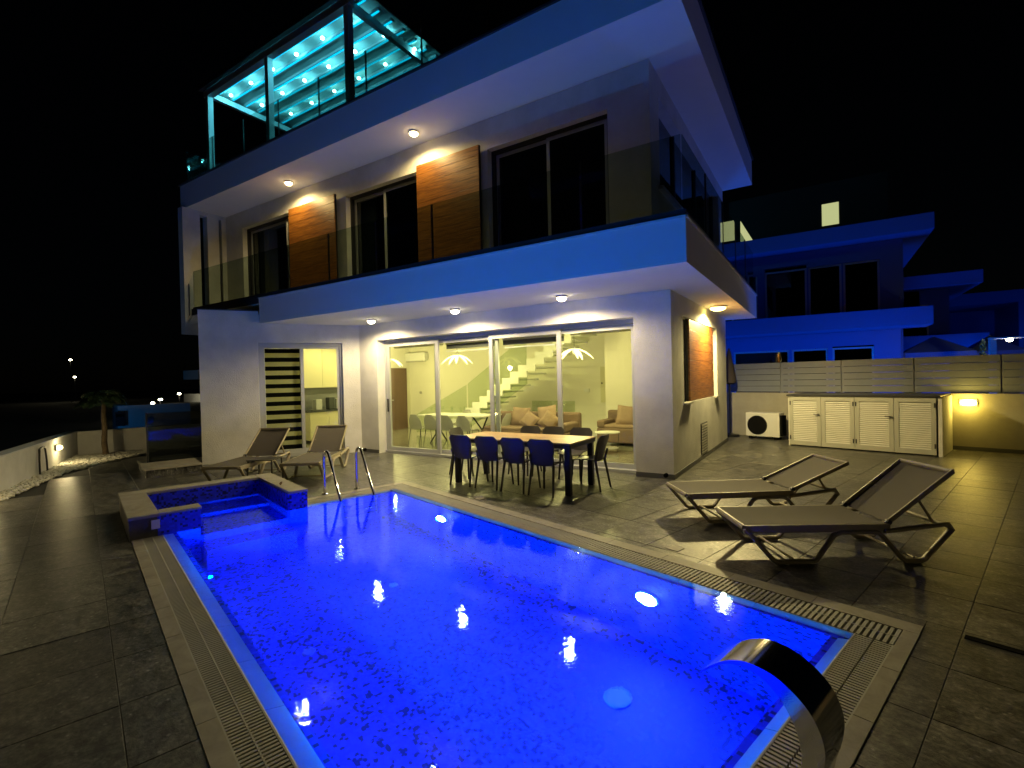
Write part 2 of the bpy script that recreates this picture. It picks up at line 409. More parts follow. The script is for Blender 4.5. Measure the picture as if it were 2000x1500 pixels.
for i in range(i0, i1):
    for j in range(j0, j1):
        a0, a1 = ou + i * T, ou + (i + 1) * T; b0, b1 = ov + j * T, ov + (j + 1) * T
        if b1 > 13.35: b1 = 13.35
        if b0 >= 13.3: continue
        wall_line = -0.98 + (-(a0 + a1) / 2 - 11.24) / 4.9 * 0.91       # planting strip along the low wall
        bed = wall_line + 0.12 if (a0 + a1) / 2 > -11.5 else (-0.62 + (-11.5 - (a0 + a1) / 2) * 0.32)
        if (a0 + a1) / 2 < -9.4 and b0 < bed - 0.05: continue
        if (a0 + a1) / 2 < -14.4 and b1 < 1.4: continue
        if a0 < -15.95: continue
        cx, cyy = (a0 + a1) / 2, (b0 + b1) / 2
        h = P2H(cx, cyy)
        if footprint_house(h): continue
        rs = [(a0, a1, b0, b1)]
        for ho in holes: rs = [q for r in rs for q in minus(r, ho)]
        rs = [r for r in rs if r[1] - r[0] > 0.012 and r[3] - r[2] > 0.012]
        if not rs: continue
        # camera space test
        d = Vector((h.x, h.y, -CAM_H)); zc = -d.dot(B_)
        vis = zc > 0.3 and abs(d.dot(R_) / zc) < 1.35 and d.dot(U_) / zc > -1.25
        far = math.hypot(h.x, h.y)
        cells.append((0 if vis else 1, far, rs, len(rs) == 1 and rs[0] == (a0, a1, b0, b1), (a0, b0)))
cells.sort(key=lambda c: (c[0], c[1]))
G = 0.0014; CH = 0.002
def tile_geo(mb, a0, a1, b0, b1, dz=0.0):
    a0 += G; a1 -= G; b0 += G; b1 -= G
    i = len(mb.v); c = CH
    mb.v += [(a0, b0, -0.02), (a1, b0, -0.02), (a1, b1, -0.02), (a0, b1, -0.02),
             (a0, b0, -c + dz), (a1, b0, -c + dz), (a1, b1, -c + dz), (a0, b1, -c + dz),
             (a0 + c, b0 + c, dz), (a1 - c, b0 + c, dz), (a1 - c, b1 - c, dz), (a0 + c, b1 - c, dz)]
    for q in (0, 4):
        for k in range(4): mb.f.append((i + q + k, i + q + (k + 1) % 4, i + q + 4 + (k + 1) % 4, i + q + 4 + k))
    mb.f.append((i + 8, i + 9, i + 10, i + 11))
full = MB(); tile_geo(full, 0, T, 0, T); full_me = full.mesh('tile', 'patio_tile')
rest = MB()
for k, (hid, far, rs, isfull, org) in enumerate(cells):
    if k < 298:
        if isfull:
            o = bpy.data.objects.new('tile', full_me); COL.objects.link(o); o.parent = patio
            o.location = (org[0], org[1], random.uniform(-0.0012, 0.0008))
        else:
            t = MB()
            for r in rs: tile_geo(t, r[0] - org[0], r[1] - org[0], r[2] - org[1], r[3] - org[1])
            o = t.build('tile', 'patio_tile', patio, loc=(org[0], org[1], 0))
    else:
        for r in rs: tile_geo(rest, *r)
if rest.v: rest.build('distant_tiles', 'patio_tile', patio, kind='stuff')
# slot drain in the patio
dr = thing('slot_drain', 'long narrow black slot drain cut into the dark patio tiles beside the pool corner', 'drain', P2H(-0.40, 4.0, 0), -D)
box('channel', 'black', 0, 1.3, 0, 0.055, 0.0015, 0.006, dr)
for k, (a, b) in enumerate(((-1.21, 4.70), (-4.04, 5.42))):
    o = MB().box(-0.06, 0.06, -0.06, 0.06, 0.0015, 0.006).build('drain_cover', 'travertine', loc=(a, b, 0), rotz=-D)
    tag(o, 'small pale square cover set in the patio %s' % ('in front of the slatted loungers' if k == 0 else 'by the pool side of the dining table'), 'drain cover')

# ================================================================== POOL
pool = thing('swimming_pool', None, None, (0, 0, 0), -D, kind='structure')
PU0, PU1, PV0, PV1, ZF = -6.71, -0.97, 0.80, 3.50, -1.25
SU0, SV0, SV1 = -8.10, 0.65, 2.00
wl = 0.16
b = MB()
b.box(PU0 - wl, PU1 + wl, PV0 - wl, PV1 + wl, ZF - 0.15, ZF)
b.build('pool_floor', 'mosaic', pool)
b = MB()
b.box(PU0 - wl, PU1 + wl, PV1, PV1 + wl, ZF, -0.03)          # house side
b.box(PU0 - wl, PU1 + wl, PV0 - wl, PV0, ZF, -0.035)
b.box(PU1, PU1 + wl, PV0, PV1, ZF, -0.03)
b.box(PU0 - wl, PU0, SV1, PV1, ZF, -0.03)
b.box(PU0 - wl, PU0, PV0, SV1, ZF, -0.36)                     # below the opening to the hot tub
b.box(PU0 - wl + 0.002, PU0 - 0.003, PV0, 1.03, -0.36, 0.22)          # front wall of tub
b.build('pool_wall', 'mosaic', pool)
b = MB()
b.box(PU0, -6.35, 1.03, SV1, ZF, -0.62)
b.box(SU0, PU0 - wl, SV0, SV1, -0.5, -0.36)
b.box(SU0, -7.55, SV0, SV1, -0.36, -0.16)
b.box(-7.55, PU0 - wl, SV0, 0.98, -0.36, -0.2)
b.build('step', 'mosaic', pool)
# lamps under water and fittings
def pool_light(u, lab):
    t = thing('underwater_light', lab, 'pool light', P2H(u, PV1 - 0.002, -0.47), -D, group='round lights in the pool wall')
    MB().lathe([(0.11, 0.0), (0.11, -0.02), (0.10, -0.03)], 28, axis='y').build('rim', 'white_plastic', t, smooth=True)
    MB().lathe([(0.098, -0.0302), (0.09, -0.045), (0.05, -0.055)], 28, axis='y').build('lens', 'lamp_pool', t, smooth=True)
    light('pool_lamp', (0, -0.085, 0.0), 340, (0.0, 0.07, 1.0), 0.015, parent=t, kind='SPOT', spot=radians(176), rot=(radians(-90), 0, 0), blend=0.4)
    return t
pool_light(-2.29, 'large white glowing light under water in the pool wall, nearest the loungers')
pool_light(-5.34, 'smaller looking glowing underwater light in the pool wall, in front of the dining table')
for k, u in enumerate((-2.29, -5.34)):
    t = thing('underwater_light', 'lamp set in the camera side wall of the pool, %s' % ('nearest the fountain' if k == 0 else 'farther from the fountain'), 'pool light', P2H(u, PV0 + .002, -0.47), -D + pi)
    MB().lathe([(0.11, 0.0), (0.11, -0.02), (0.10, -0.03)], 28, axis='y').build('rim', 'white_plastic', t, smooth=True)
    MB().lathe([(0.098, -0.0302), (0.09, -0.045), (0.05, -0.055)], 28, axis='y').build('lens', 'lamp_pool', t, smooth=True)
    lo = light('pool_beam', (0, -0.085, 0.03), 310, (0.0, 0.29, 1.0), 0.015, parent=t, kind='SPOT', spot=radians(178), rot=(radians(-135), 0, 0), blend=0.05)
    lo.data.cycles.is_caustics_light = True
for (u, v, r, lab) in ((-2.13, 2.84, 0.10, 'round pale drain cover on the pool floor nearest the steel fountain'),
                  (-4.15, 1.37, 0.05, 'small round inlet on the pool floor in the middle of the near half'),
                  (-4.68, 2.43, 0.045, 'small round inlet on the pool floor below the reflected chairs'),
                  (-6.45, 1.39, 0.045, 'small round inlet on the pool floor beside the hot tub')):
    o = MB().lathe([(r, 0), (r, 0.012), (r * 0.85, 0.018), (r * .8, 0.012), (r * .3, 0.012)], 26).build('floor_inlet', 'inlet_grey', loc=P2H(u, v, ZF + 0.001), smooth=True)
    tag(o, lab, 'pool fitting')
# water
wm = MB()
wm.quad((PU0, 0.66, 0), (-0.87, 0.66, 0), (-0.87, 3.60, 0), (PU0, 3.60, 0))
wm.quad((-6.80, 2.26, 0), (PU0, 2.26, 0), (PU0, 3.60, 0), (-6.80, 3.60, 0))
wm.quad((SU0, SV0, 0), (PU0 - wl, SV0, 0), (PU0 - wl, SV1, 0), (SU0, SV1, 0))
wm.quad((PU0 - wl, 1.03, 0), (PU0, 1.03, 0), (PU0, SV1, 0), (PU0 - wl, SV1, 0))
water = wm.build('water', 'water', rotz=-D, kind='structure')
water.cycles.is_caustics_caster = True; water.data.polygons.foreach_set('use_smooth', [True] * len(water.data.polygons))
# overflow lip: stones sloping slightly into the water
def stone(name, mat, pts_in, pts_out, zi, zo, par=pool, th=0.05):
    # pts_in (2), pts_out (2) top corners; prism with sloped top
    (ax, ay), (bx, by) = pts_in; (cx, cyy), (dx, dy) = pts_out
    m = MB()
    top = [(ax, ay, zi), (bx, by, zi), (cx, cyy, zo), (dx, dy, zo)]
    m.v = [(x, y, -th) for x, y, z in top] + top
    m.f = [(0, 1, 2, 3)[::-1], (4, 5, 6, 7)] + [(k, (k + 1) % 4, 4 + (k + 1) % 4, 4 + k) for k in range(4)]
    area = sum(top[k][0] * top[(k + 1) % 4][1] - top[(k + 1) % 4][0] * top[k][1] for k in range(4))
    if area < 0: m.f = [tuple(reversed(f)) for f in m.f]
    return m.build(name, mat, par)
def run(name, mat, a0, a1, f, n, zi, zo, j=0.002, par=pool, th=0.05):
    for k in range(n):
        s0 = a0 + (a1 - a0) * k / n + j; s1 = a0 + (a1 - a0) * (k + 1) / n - j
        pi_, po_ = f(s0, s1)
        stone(name, mat, pi_, po_, zi, zo, par, th)
LZ0, LZ1 = -0.050, 0.003
run('edge_stone', 'edge_tile', -6.71, -0.97, lambda a, b: (((a, PV0), (b, PV0)), ((b, 0.66), (a, 0.66))), 10, LZ0, LZ1)
run('edge_stone', 'edge_tile', -6.80, -0.87, lambda a, b: (((a, PV1), (b, PV1)), ((b, 3.60), (a, 3.60))), 10, LZ0, LZ1)
run('edge_stone', 'edge_tile', 0.66, 3.50, lambda a, b: (((PU1, a), (PU1, b)), ((-0.87, b), (-0.87, a))), 5, LZ0, LZ1)
run('edge_stone', 'edge_tile', 2.26, 3.50, lambda a, b: (((PU0, a), (PU0, b)), ((-6.80, b), (-6.80, a))), 2, LZ0, LZ1)
# outer coping
run('coping_stone', 'travertine', -7.2, -0.59, lambda a, b: (((a, 3.86), (b, 3.86)), ((b, 4.0), (a, 4.0))), 11, 0.006, 0.006)
run('coping_stone', 'travertine', -6.66, -0.59, lambda a, b: (((a, 0.475), (b, 0.475)), ((b, 0.385), (a, 0.385))), 11, 0.006, 0.006)
run('coping_stone', 'travertine', 0.475, 3.86, lambda a, b: (((-0.67, a), (-0.67, b)), ((-0.59, b), (-0.59, a))), 6, 0.006, 0.006)
run('coping_stone', 'travertine', 2.26, 3.86, lambda a, b: (((-7.06, a), (-7.06, b)), ((-7.2, b), (-7.2, a))), 3, 0.006, 0.006)
# trough and grating
tb = MB()
for (a, b_, c, d) in ((-7.06, -0.67, 3.60, 3.86), (-6.66, -0.67, 0.475, 0.66), (-0.87, -0.67, 0.66, 3.60), (-7.06, -6.80, 2.26, 3.60)):
    tb.quad((a, c, -0.045), (b_, c, -0.045), (b_, d, -0.045), (a, d, -0.045))
tb.build('overflow_trough', 'trough', pool)
gb = MB()
def slats(a0, a1, c0, c1, axis, pitch=0.0265, w=0.0145, rows=2):
    n = round((a1 - a0) / pitch); pitch = (a1 - a0) / n
    for k in range(n):
        s = a0 + (k + 0.5) * pitch
        for r in range(rows):
            e0 = c0 + (c1 - c0) * r / rows + 0.004; e1 = c0 + (c1 - c0) * (r + 1) / rows - 0.004
            if axis == 'u': gb.box(s - w / 2, s + w / 2, e0, e1, -0.03, 0.004)
            else: gb.box(e0, e1, s - w / 2, s + w / 2, -0.03, 0.004)
def rails(a0, a1, cs, axis):
    for c in cs:
        if axis == 'u': gb.box(a0, a1, c - 0.004, c + 0.004, -0.03, 0.0055)
        else: gb.box(c - 0.004, c + 0.004, a0, a1, -0.03, 0.0055)
slats(-7.06, -0.67, 3.605, 3.855, 'u', pitch=0.034, w=0.019); rails(-7.06, -0.67, (3.73,), 'u')
slats(-6.66, -0.87, 0.48, 0.655, 'u'); rails(-6.66, -0.87, (0.479, 0.567, 0.656), 'u')
slats(0.66, 3.60, -0.865, -0.675, 'v', rows=2); rails(0.66, 3.60, (-0.866, -0.674), 'v')
slats(2.26, 3.60, -7.055, -6.805, 'v'); rails(2.26, 3.60, (-6.93,), 'v')
gb.build('overflow_grating', 'grate', pool, kind='stuff')
# raised hot tub rim
tub = thing('hot_tub', 'raised rectangular hot tub with stone rim, open to the pool at its corner', 'hot tub', P2H(-8.36, 0.36), -D)
def tp(u, v): return (u + 8.36, v - 0.36)
def tbox(name, mat, u0, u1, v0, v1, z0, z1, bevel=0):
    a = tp(u0, v0); c = tp(u1, v1); return box(name, mat, a[0], c[0], a[1], c[1], z0, z1, tub, bevel=bevel)
# stone outside, mosaic inside
tbox('outer_wall', 'travertine', -8.35, -8.12, 0.37, 2.24, -0.05, 0.215)
tbox('outer_wall', 'travertine', -8.12, -6.88, 2.03, 2.24, -0.05, 0.215)
tbox('outer_wall', 'dark_stone', -8.12, -6.68, 0.37, 0.63, -0.05, 0.215)
tbox('mosaic_lining', 'mosaic', -8.12, -8.10, 0.63, 2.03, -0.5, 0.214)
tbox('mosaic_lining', 'mosaic', -8.10, -6.71, 2.0, 2.03, -0.5, 0.214)
tbox('mosaic_lining', 'mosaic', -8.10, -6.72, 0.63, 0.65, -0.5, 0.214)
tbox('mosaic_lining', 'mosaic', -6.88, -6.70, 2.03, 2.25, -0.34, 0.214)
tbox('mosaic_lining', 'mosaic', -6.69, -6.675, 0.62, 1.03, -0.02, 0.214)
for a in ((-8.36, -8.10, 0.36, 2.01), (-8.36, -7.5, 2.012, 2.25), (-7.497, -6.67, 2.012, 2.25), (-8.098, -7.4, 0.36, 0.64), (-7.397, -6.66, 0.36, 0.64)):
    tbox('rim_stone', 'travertine', a[0], a[1], a[2], a[3], 0.216, 0.25, bevel=0.004)
tbox('rim_stone', 'travertine', -6.88, -6.66, 0.642, 1.04, 0.223, 0.25, bevel=0.004)
cpn = thing('control_plate', 'small square pale control plate on the dark end of the hot tub wall', 'switch', P2H(-6.659, 0.60, 0.135), -D)
box('plate', 'white_plastic', -0.012, 0.004, -0.04, 0.04, -0.05, 0.05, cpn, bevel=0.003)
o = MB().sweep([(0, 0, 0.004), (0.02, 0.03, 0.02), (0.06, 0.04, 0.006), (0.09, 0.03, 0.018), (0.12, 0.05, 0.004)], 0.008, 6).build('small_dark_object', 'dark_brown', loc=P2H(-7.35, 2.1, 0.25), rotz=-0.9)  # unidentified small dark object, given the shape of a curled strip
tag(o, 'small curled dark object lying on the stone rim of the hot tub', 'leaf')

# pool ladder
lad = thing('pool_ladder', 'shiny stainless steel pool ladder with two tall looped handrails', 'pool ladder', P2H(-7.28, 2.95), -D)
for dv in (-0.25, 0.25):
    path = [(0, dv, 0), (0, dv, 0.5)]
    for k in range(1, 9):
        a = pi - k * pi * 0.83 / 8; path.append((0.11 + 0.11 * cos(a), dv, 0.52 + 0.13 * sin(a)))
    path += [(0.50, dv, 0.12), (0.60, dv, -0.03), (0.66, dv, -0.2), (0.66, dv, -0.95)]
    MB().sweep(path, 0.021, 12, up=(0, 1, 0)).build('handrail', 'steel', lad, smooth=True)
    MB().lathe([(0.045, 0.002), (0.045, 0.012), (0.028, 0.02)], 16, c=(0, dv, 0)).build('foot_flange', 'steel', lad, smooth=True)
for z in (-0.3, -0.55, -0.8):
    box('tread', 'brushed_steel', 0.63, 0.71, -0.23, 0.23, z - 0.012, z + 0.012, lad, bevel=0.004)

# steel waterfall fountain
fo = thing('waterfall_fountain', 'curved polished steel waterfall spout arching over the pool edge', 'fountain', P2H(-0.72, 2.02), -D)
top = [(-1.005, .415), (-.97, .45), (-.90, .505), (-.82, .535), (-.73, .53), (-.66, .50), (-.60, .45), (-.565, .39), (-.55, .32), (-.56, .24), (-.585, .14), (-.60, .04)]
bot = [(-1.003, .41), (-.965, .443), (-.90, .492), (-.825, .512), (-.75, .495), (-.70, .455), (-.66, .40), (-.635, .34), (-.625, .27), (-.635, .2), (-.66, .12), (-.68, .04)]
def smooth_curve(pts, n=4):
    out = []
    for i in range(len(pts) - 1):
        p0 = pts[max(0, i - 1)]; p1 = pts[i]; p2 = pts[i + 1]; p3 = pts[min(len(pts) - 1, i + 2)]
        for k in range(n):
            t = k / n
            out.append(tuple(0.5 * ((2 * p1[d]) + (-p0[d] + p2[d]) * t + (2 * p0[d] - 5 * p1[d] + 4 * p2[d] - p3[d]) * t * t + (-p0[d] + 3 * p1[d] - 3 * p2[d] + p3[d]) * t ** 3) for d in (0, 1)))
    out.append(pts[-1]); return out
ts, bs = smooth_curve(top), smooth_curve(bot)
m = MB(); n = len(ts)
for (v) in (1.90 - 2.02, 2.13 - 2.02):
    for q in ts: m.v.append((q[0] + .72, v, q[1]))
    for q in bs: m.v.append((q[0] + .72, v, q[1]))
for k in range(n - 1):
    m.f.append((k, k + 1, 2 * n + k + 1, 2 * n + k))
    m.f.append((n + k + 1, n + k, 3 * n + k, 3 * n + k + 1))
    m.f.append((k + 1, k, n + k, n + k + 1)); m.f.append((2 * n + k, 2 * n + k + 1, 3 * n + k + 1, 3 * n + k))
m.f.append((0, 2 * n, 3 * n, n)); m.f.append((n - 1, 2 * n - 1, 4 * n - 1, 3 * n - 1))
m.build('curved_blade', 'brushed_steel', fo, smooth=True)
MB().lathe([(0.12, 0.004), (0.12, 0.03), (0.085, 0.045)], 28, c=(0.07, -0.0, 0)).build('base_flange', 'steel', fo, smooth=True)
MB().sweep([(-0.02, -0.09, 0.0), (-0.02, -0.09, 0.06), (-0.06, -0.11, 0.075)], 0.02, 10).build('inlet_pipe', 'steel', fo, smooth=True)

# ================================================================== HOUSE
house = thing('house', 'modern white three-level villa with lit glass living room and wooden shutters', 'house', (-2.01, 7.83, 0))
HO = Vector((-2.01, 7.83, 0))
def hb(name, mat, x0, x1, y0, y1, z0, z1, parent=None, bevel=0, **p):
    o = MB().box(x0 - HO.x, x1 - HO.x, y0 - HO.y, y1 - HO.y, z0, z1).build(name, mat, parent or house, bevel=bevel, **p); return o
def sub(m):          # shift a MB from world (house axes) into the house's frame
    m.v = [(x - HO.x, y - HO.y, z) for x, y, z in m.v]; return m
def wall_y(x0, x1, y0, y1, z0, z1, opens, m=None):
    """wall in the x-z plane, with openings (xa, xb, za, zb)"""
    m = m or MB(); xs = x0
    for (xa, xb, za, zb) in sorted(opens):
        m.box(xs, xa, y0, y1, z0, z1)
        if za > z0: m.box(xa, xb, y0, y1, z0, za)
        if zb < z1: m.box(xa, xb, y0, y1, zb, z1)
        xs = xb
    m.box(xs, x1, y0, y1, z0, z1); return m
def wall_x(x0, x1, y0, y1, z0, z1, opens, m=None):
    m = m or MB(); ys = y0
    for (ya, yb, za, zb) in sorted(opens):
        m.box(x0, x1, ys, ya, z0, z1)
        if za > z0: m.box(x0, x1, ya, yb, z0, za)
        if zb < z1: m.box(x0, x1, ya, yb, zb, z1)
        ys = yb
    m.box(x0, x1, ys, y1, z0, z1); return m
V = 7.83
sub(wall_y(-9.29, -2.01, V, 8.13, 0, 3.0, [(-8.70, -2.62, 0.0, 2.62)])).build('front_wall', 'stucco', house)
sub(wall_x(-2.29, -2.01, 8.13, 12.92, 0, 3.0, [(8.60, 11.70, 1.17, 2.66)])).build('side_wall', 'stucco', house)
# kitchen block, turned walls
A2 = Vector((-11.03, 5.09)); B2 = Vector((-9.29, 7.83)); kd = (B2 - A2).normalized(); kn = Vector((-kd.y, kd.x)); KL = (B2 - A2).length
kang = math.atan2(kd.y, kd.x)
kw = thing('kitchen_wall_frame', None, None); COL.objects.unlink(kw); bpy.data.objects.remove(kw)
def kitchen_local(m):       # x along the wall from A2, y into the room
    m.v = [(A2.x + kd.x * x + kn.x * y - HO.x, A2.y + kd.y * x + kn.y * y - HO.y, z) for x, y, z in m.v]; return m
kx0, kx1 = 1.10, 2.86
kitchen_local(wall_y(0, KL + 0.25, 0, 0.25, 0, 3.0, [(kx0, kx1, 0.0, 2.58)])).build('kitchen_wall', 'stucco', house)
kitchen_local(MB().box(-0.004, 1.13, -0.004, 0.25, 3.0, 3.26)).build('kitchen_parapet', 'stucco', house)
kitchen_local(MB().box(-0.02, 1.13, -0.02, 0.27, 3.26, 3.285)).build('parapet_coping', 'coping_dark', house)
m = MB().prism([(-11.04, 5.10), (-11.125, 5.39), (-12.35, 7.9), (-12.6, 7.83)], 0, 3.25); sub(m).build('kitchen_side_wall', 'stucco', house)
sub(MB().prism([(-10.95, 5.25), (-9.3, 7.84), (-12.5, 7.84)], 3.01, 3.2)).build('kitchen_roof', 'stucco', house)
hb('left_wall', 'room_wall', -12.6, -12.4, 7.83, 12.92, 0, 3.0)
hb('back_wall', 'room_wall', -12.4, -2.29, 12.67, 12.92, 0, 3.0)
hb('room_floor', 'floor_inside', -12.4, -2.29, 8.13, 12.67, -0.01, 0.012)
sub(MB().prism([(-10.85, 5.4), (-9.3, 7.9), (-9.3, 8.13), (-12.4, 8.13)], -0.01, 0.011)).build('kitchen_floor', 'floor_inside', house)
hb('inner_wall', 'room_wall', -4.75, -2.29, 11.9, 12.1, 0.012, 3.0)
# skirting
for q in ((-2.62, -1.995, V - .015, V - .001), (-2.009, -1.995, V, 12.92), (-9.3, -8.70, V - .015, V - .001)):
    hb('skirting', 'skirting', q[0], q[1], q[2], q[3], 0.001, .08)
# balcony slab and fascia
sub(MB().prism([(-10.41, 6.06), (-1.36, 6.06), (-1.36, 13.3), (-12.6, 13.3), (-12.6, 7.85), (-10.41, 7.85)], 3.0, 3.55)).build('balcony_slab', 'ceiling', house)
sub(MB().prism([(-13.38, 6.06), (-10.412, 6.06), (-10.412, 7.84), (-12.602, 7.84), (-15.1, 7.84), (-15.1, 6.72)], 3.42, 3.55)).build('thin_balcony_slab', 'stucco', house)
sub(MB().box(-1.356, -1.335, 6.035, 13.31, 3.535, 3.56).box(-10.41, -1.34, 6.035, 6.056, 3.535, 3.56)).build('drip_edge', 'stucco', house)
m = MB(); m.box(-13.38, -1.36, 6.07, 6.13, 3.552, 3.64); m.box(-1.43, -1.37, 6.13, 13.2, 3.552, 3.64)
sub(m).build('glass_channel', 'coping_dark', house)
sub(MB().box(-13.4, -10.42, 6.04, 6.056, 3.44, 3.60)).build('edge_trim', 'coping_dark', house)
# upper floor
WOP = [(-14.2, -11.80, 3.55, 6.22), (-9.64, -7.22, 3.55, 6.16), (-5.45, -2.99, 3.55, 6.13)]
sub(wall_y(-15.1, -2.28, V, 8.13, 3.55, 6.71, WOP)).build('upper_front_wall', 'stucco', house)
sub(wall_x(-2.56, -2.28, 8.13, 14.57, 3.55, 6.71, [(8.35, 13.9, 4.82, 6.35)])).build('upper_side_wall', 'stucco', house)
hb('upper_back_wall', 'stucco', -15.1, -2.56, 14.3, 14.57, 3.55, 6.71)
sub(wall_x(-15.35, -15.1, 6.64, 14.57, 3.14, 6.71, [(7.10, 7.30, 3.6, 6.6), (7.62, 7.70, 3.6, 6.6)])).build('upper_end_wall', 'stucco', house)
hb('upper_base', 'stucco', -15.35, -12.605, 7.86, 14.3, 3.14, 3.41)
hb('upper_floor', 'curtain', -15.0, -2.6, 8.14, 14.2, 3.552, 3.57)
# roof
hb('roof_slab', 'ceiling', -15.42, -1.545, 6.75, 14.62, 6.71, 7.38)
m = MB().box(-15.46, -1.50, 6.71, 6.752, 7.37, 7.41); m.box(-1.543, -1.50, 6.753, 14.66, 7.37, 7.41); m.box(-15.46, -15.422, 6.753, 14.66, 7.37, 7.41)
m.box(-15.422, -1.543, 6.753, 14.62, 7.381, 7.40)
sub(m).build('roof_coping', 'coping_dark', house)
hb('entrance_canopy', 'white_paint', -14.2, -12.6, 6.9, 8.6, 2.86, 2.94)

# ------------ sliding doors and windows
def bars(m, x0, x1, y0, y1, z0, z1, w=0.06):
    m.box(x0, x1, y0, y1, z0, z0 + w); m.box(x0, x1, y0, y1, z1 - w, z1)
    m.box(x0, x0 + w, y0, y1, z0 + w, z1 - w); m.box(x1 - w, x1, y0, y1, z0 + w, z1 - w); return m
gl = MB()
sd = hb('sliding_door', 'aluminium', -8.70, -2.62, 8.02, 8.20, 0.001, 0.05)
fr = MB().box(-8.70, -2.62, 8.06, 8.20, 2.55, 2.62).box(-8.70, -8.64, 8.06, 8.20, 0.05, 2.55).box(-2.68, -2.62, 8.06, 8.20, 0.05, 2.55)
sub(fr).build('frame', 'aluminium', sd)
xs = [(-8.64, -7.05, 8.07), (-7.22, -5.52, 8.14), (-5.70, -4.08, 8.07), (-4.20, -2.68, 8.14)]
for (a, b_, y) in xs:
    sub(bars(MB(), a, b_, y, y + .045, 0.052, 2.548, 0.085)).build('sash', 'aluminium', sd)
    sub(MB().box(a + .085, b_ - .085, y + .018, y + .026, 0.137, 2.463)).build('pane', 'clear_glass', sd)
sub(MB().box(-8.62, -8.595, 8.035, 8.06, 0.95, 1.25)).build('handle', 'dark_metal', sd)
# rolled blinds inside the living room
for k, (a, b_, dz) in enumerate(((-8.6, -7.12, 0.0), (-7.0, -5.66, 0.16), (-5.5, -4.12, 0.16), (-3.98, -2.7, 0.0))):
    bl = thing('roller_blind', 'rolled up fabric blind above the %s glass door panel of the living room' % ('leftmost', 'second', 'third', 'rightmost')[k], 'blind', ((a + b_) / 2, 8.30, 2.50), group='rolled blinds of the living room')
    h = (b_ - a) / 2
    MB().sweep([(-h, 0, -0.03), (h, 0, -0.03)], 0.035, 10).build('roll', 'blind', bl, smooth=True)
    if dz: MB().box(-h, h, -0.004, 0.0, -dz, -0.03).build('fabric', 'curtain', bl)
    MB().box(-h, h, -0.012, 0.012, -dz - .06, -dz - .035).build('bottom_bar', 'white_plastic', bl)
# kitchen door
kdw = kitchen_local(MB().box(kx0, kx1, 0.10, 0.2, 0.001, 0.05)).build('kitchen_door', 'aluminium', house)
kitchen_local(bars(MB(), kx0, kx1, 0.09, 0.2, 0.05, 2.58, 0.05)).build('frame', 'aluminium', kdw)
km = (kx0 + kx1) / 2
for (a, b_, y) in ((kx0 + .05, km + .04, 0.10), (km - .04, kx1 - .05, 0.15)):
    kitchen_local(bars(MB(), a, b_, y, y + .04, 0.101, 2.53, 0.07)).build('sash', 'aluminium', kdw)
    kitchen_local(MB().box(a + .07, b_ - .07, y + .015, y + .022, .171, 2.46)).build('pane', 'clear_glass', kdw)
# zebra blind on the left leaf
zb = thing('zebra_blind', 'striped light and dark roller blind hanging in the left half of the kitchen door', 'blind', (A2.x, A2.y, 0), kang)
zx0, zx1 = kx0 + .12, km - .02
for k in range(12):
    z1 = 2.46 - k * 0.2
    MB().box(zx0, zx1, 0.262, 0.266, z1 - 0.098, z1).build('dark_stripe', 'black', zb)
    MB().box(zx0, zx1, 0.262, 0.266, z1 - 0.2, z1 - 0.098).build('light_stripe', 'translucent_fabric', zb)
# upper windows
def up_window(x0, x1, z1, mull):
    w = hb('window', 'dark_metal', x0, x1, 7.97, 8.10, 3.552, 3.62)
    sub(bars(MB(), x0, x1, 7.965, 8.11, 3.62, z1, 0.06)).build('frame', 'dark_metal', w)
    for (a, b_) in ((x0 + .06, mull), (mull, x1 - .06)):
        y = 8.0 if a == mull else 8.045
        s = 0.05
        sub(bars(MB(), a - (s / 2 if a == mull else 0), b_ + (0 if a == mull else s / 2), y, y + .035, 3.68, z1 - .06, 0.065)).build('sash', 'aluminium', w)
        sub(MB().box(a + .04, b_ - .04, y + .012, y + .018, 3.745, z1 - .125)).build('pane', 'dark_glass', w)
    sub(MB().box(x0 + .1, x0 + (x1 - x0) * .28, 8.2, 8.24, 3.6, z1)).build('curtain', 'sheer_curtain', w)
up_window(-14.2, -11.80, 6.22, -12.3); up_window(-9.64, -7.22, 6.16, -8.50); up_window(-5.45, -2.99, 6.13, -4.22)
w = hb('window', 'dark_metal', -2.50, -2.40, 8.35, 13.9, 4.821, 4.87)
sub(MB().box(-2.5, -2.42, 8.35, 8.42, 4.87, 6.349).box(-2.5, -2.42, 9.9, 9.97, 4.87, 6.349).box(-2.5, -2.42, 11.8, 11.87, 4.87, 6.349).box(-2.5, -2.42, 13.83, 13.9, 4.87, 6.349)).build('frame', 'dark_metal', w)
for a, b_ in ((8.42, 9.9), (9.97, 11.8), (11.87, 13.83)): sub(MB().box(-2.47, -2.462, a, b_, 4.87, 6.349)).build('pane', 'dark_glass', w)
hb('window_sill', 'stucco', -2.30, -2.20, 8.25, 14.0, 4.76, 4.819)
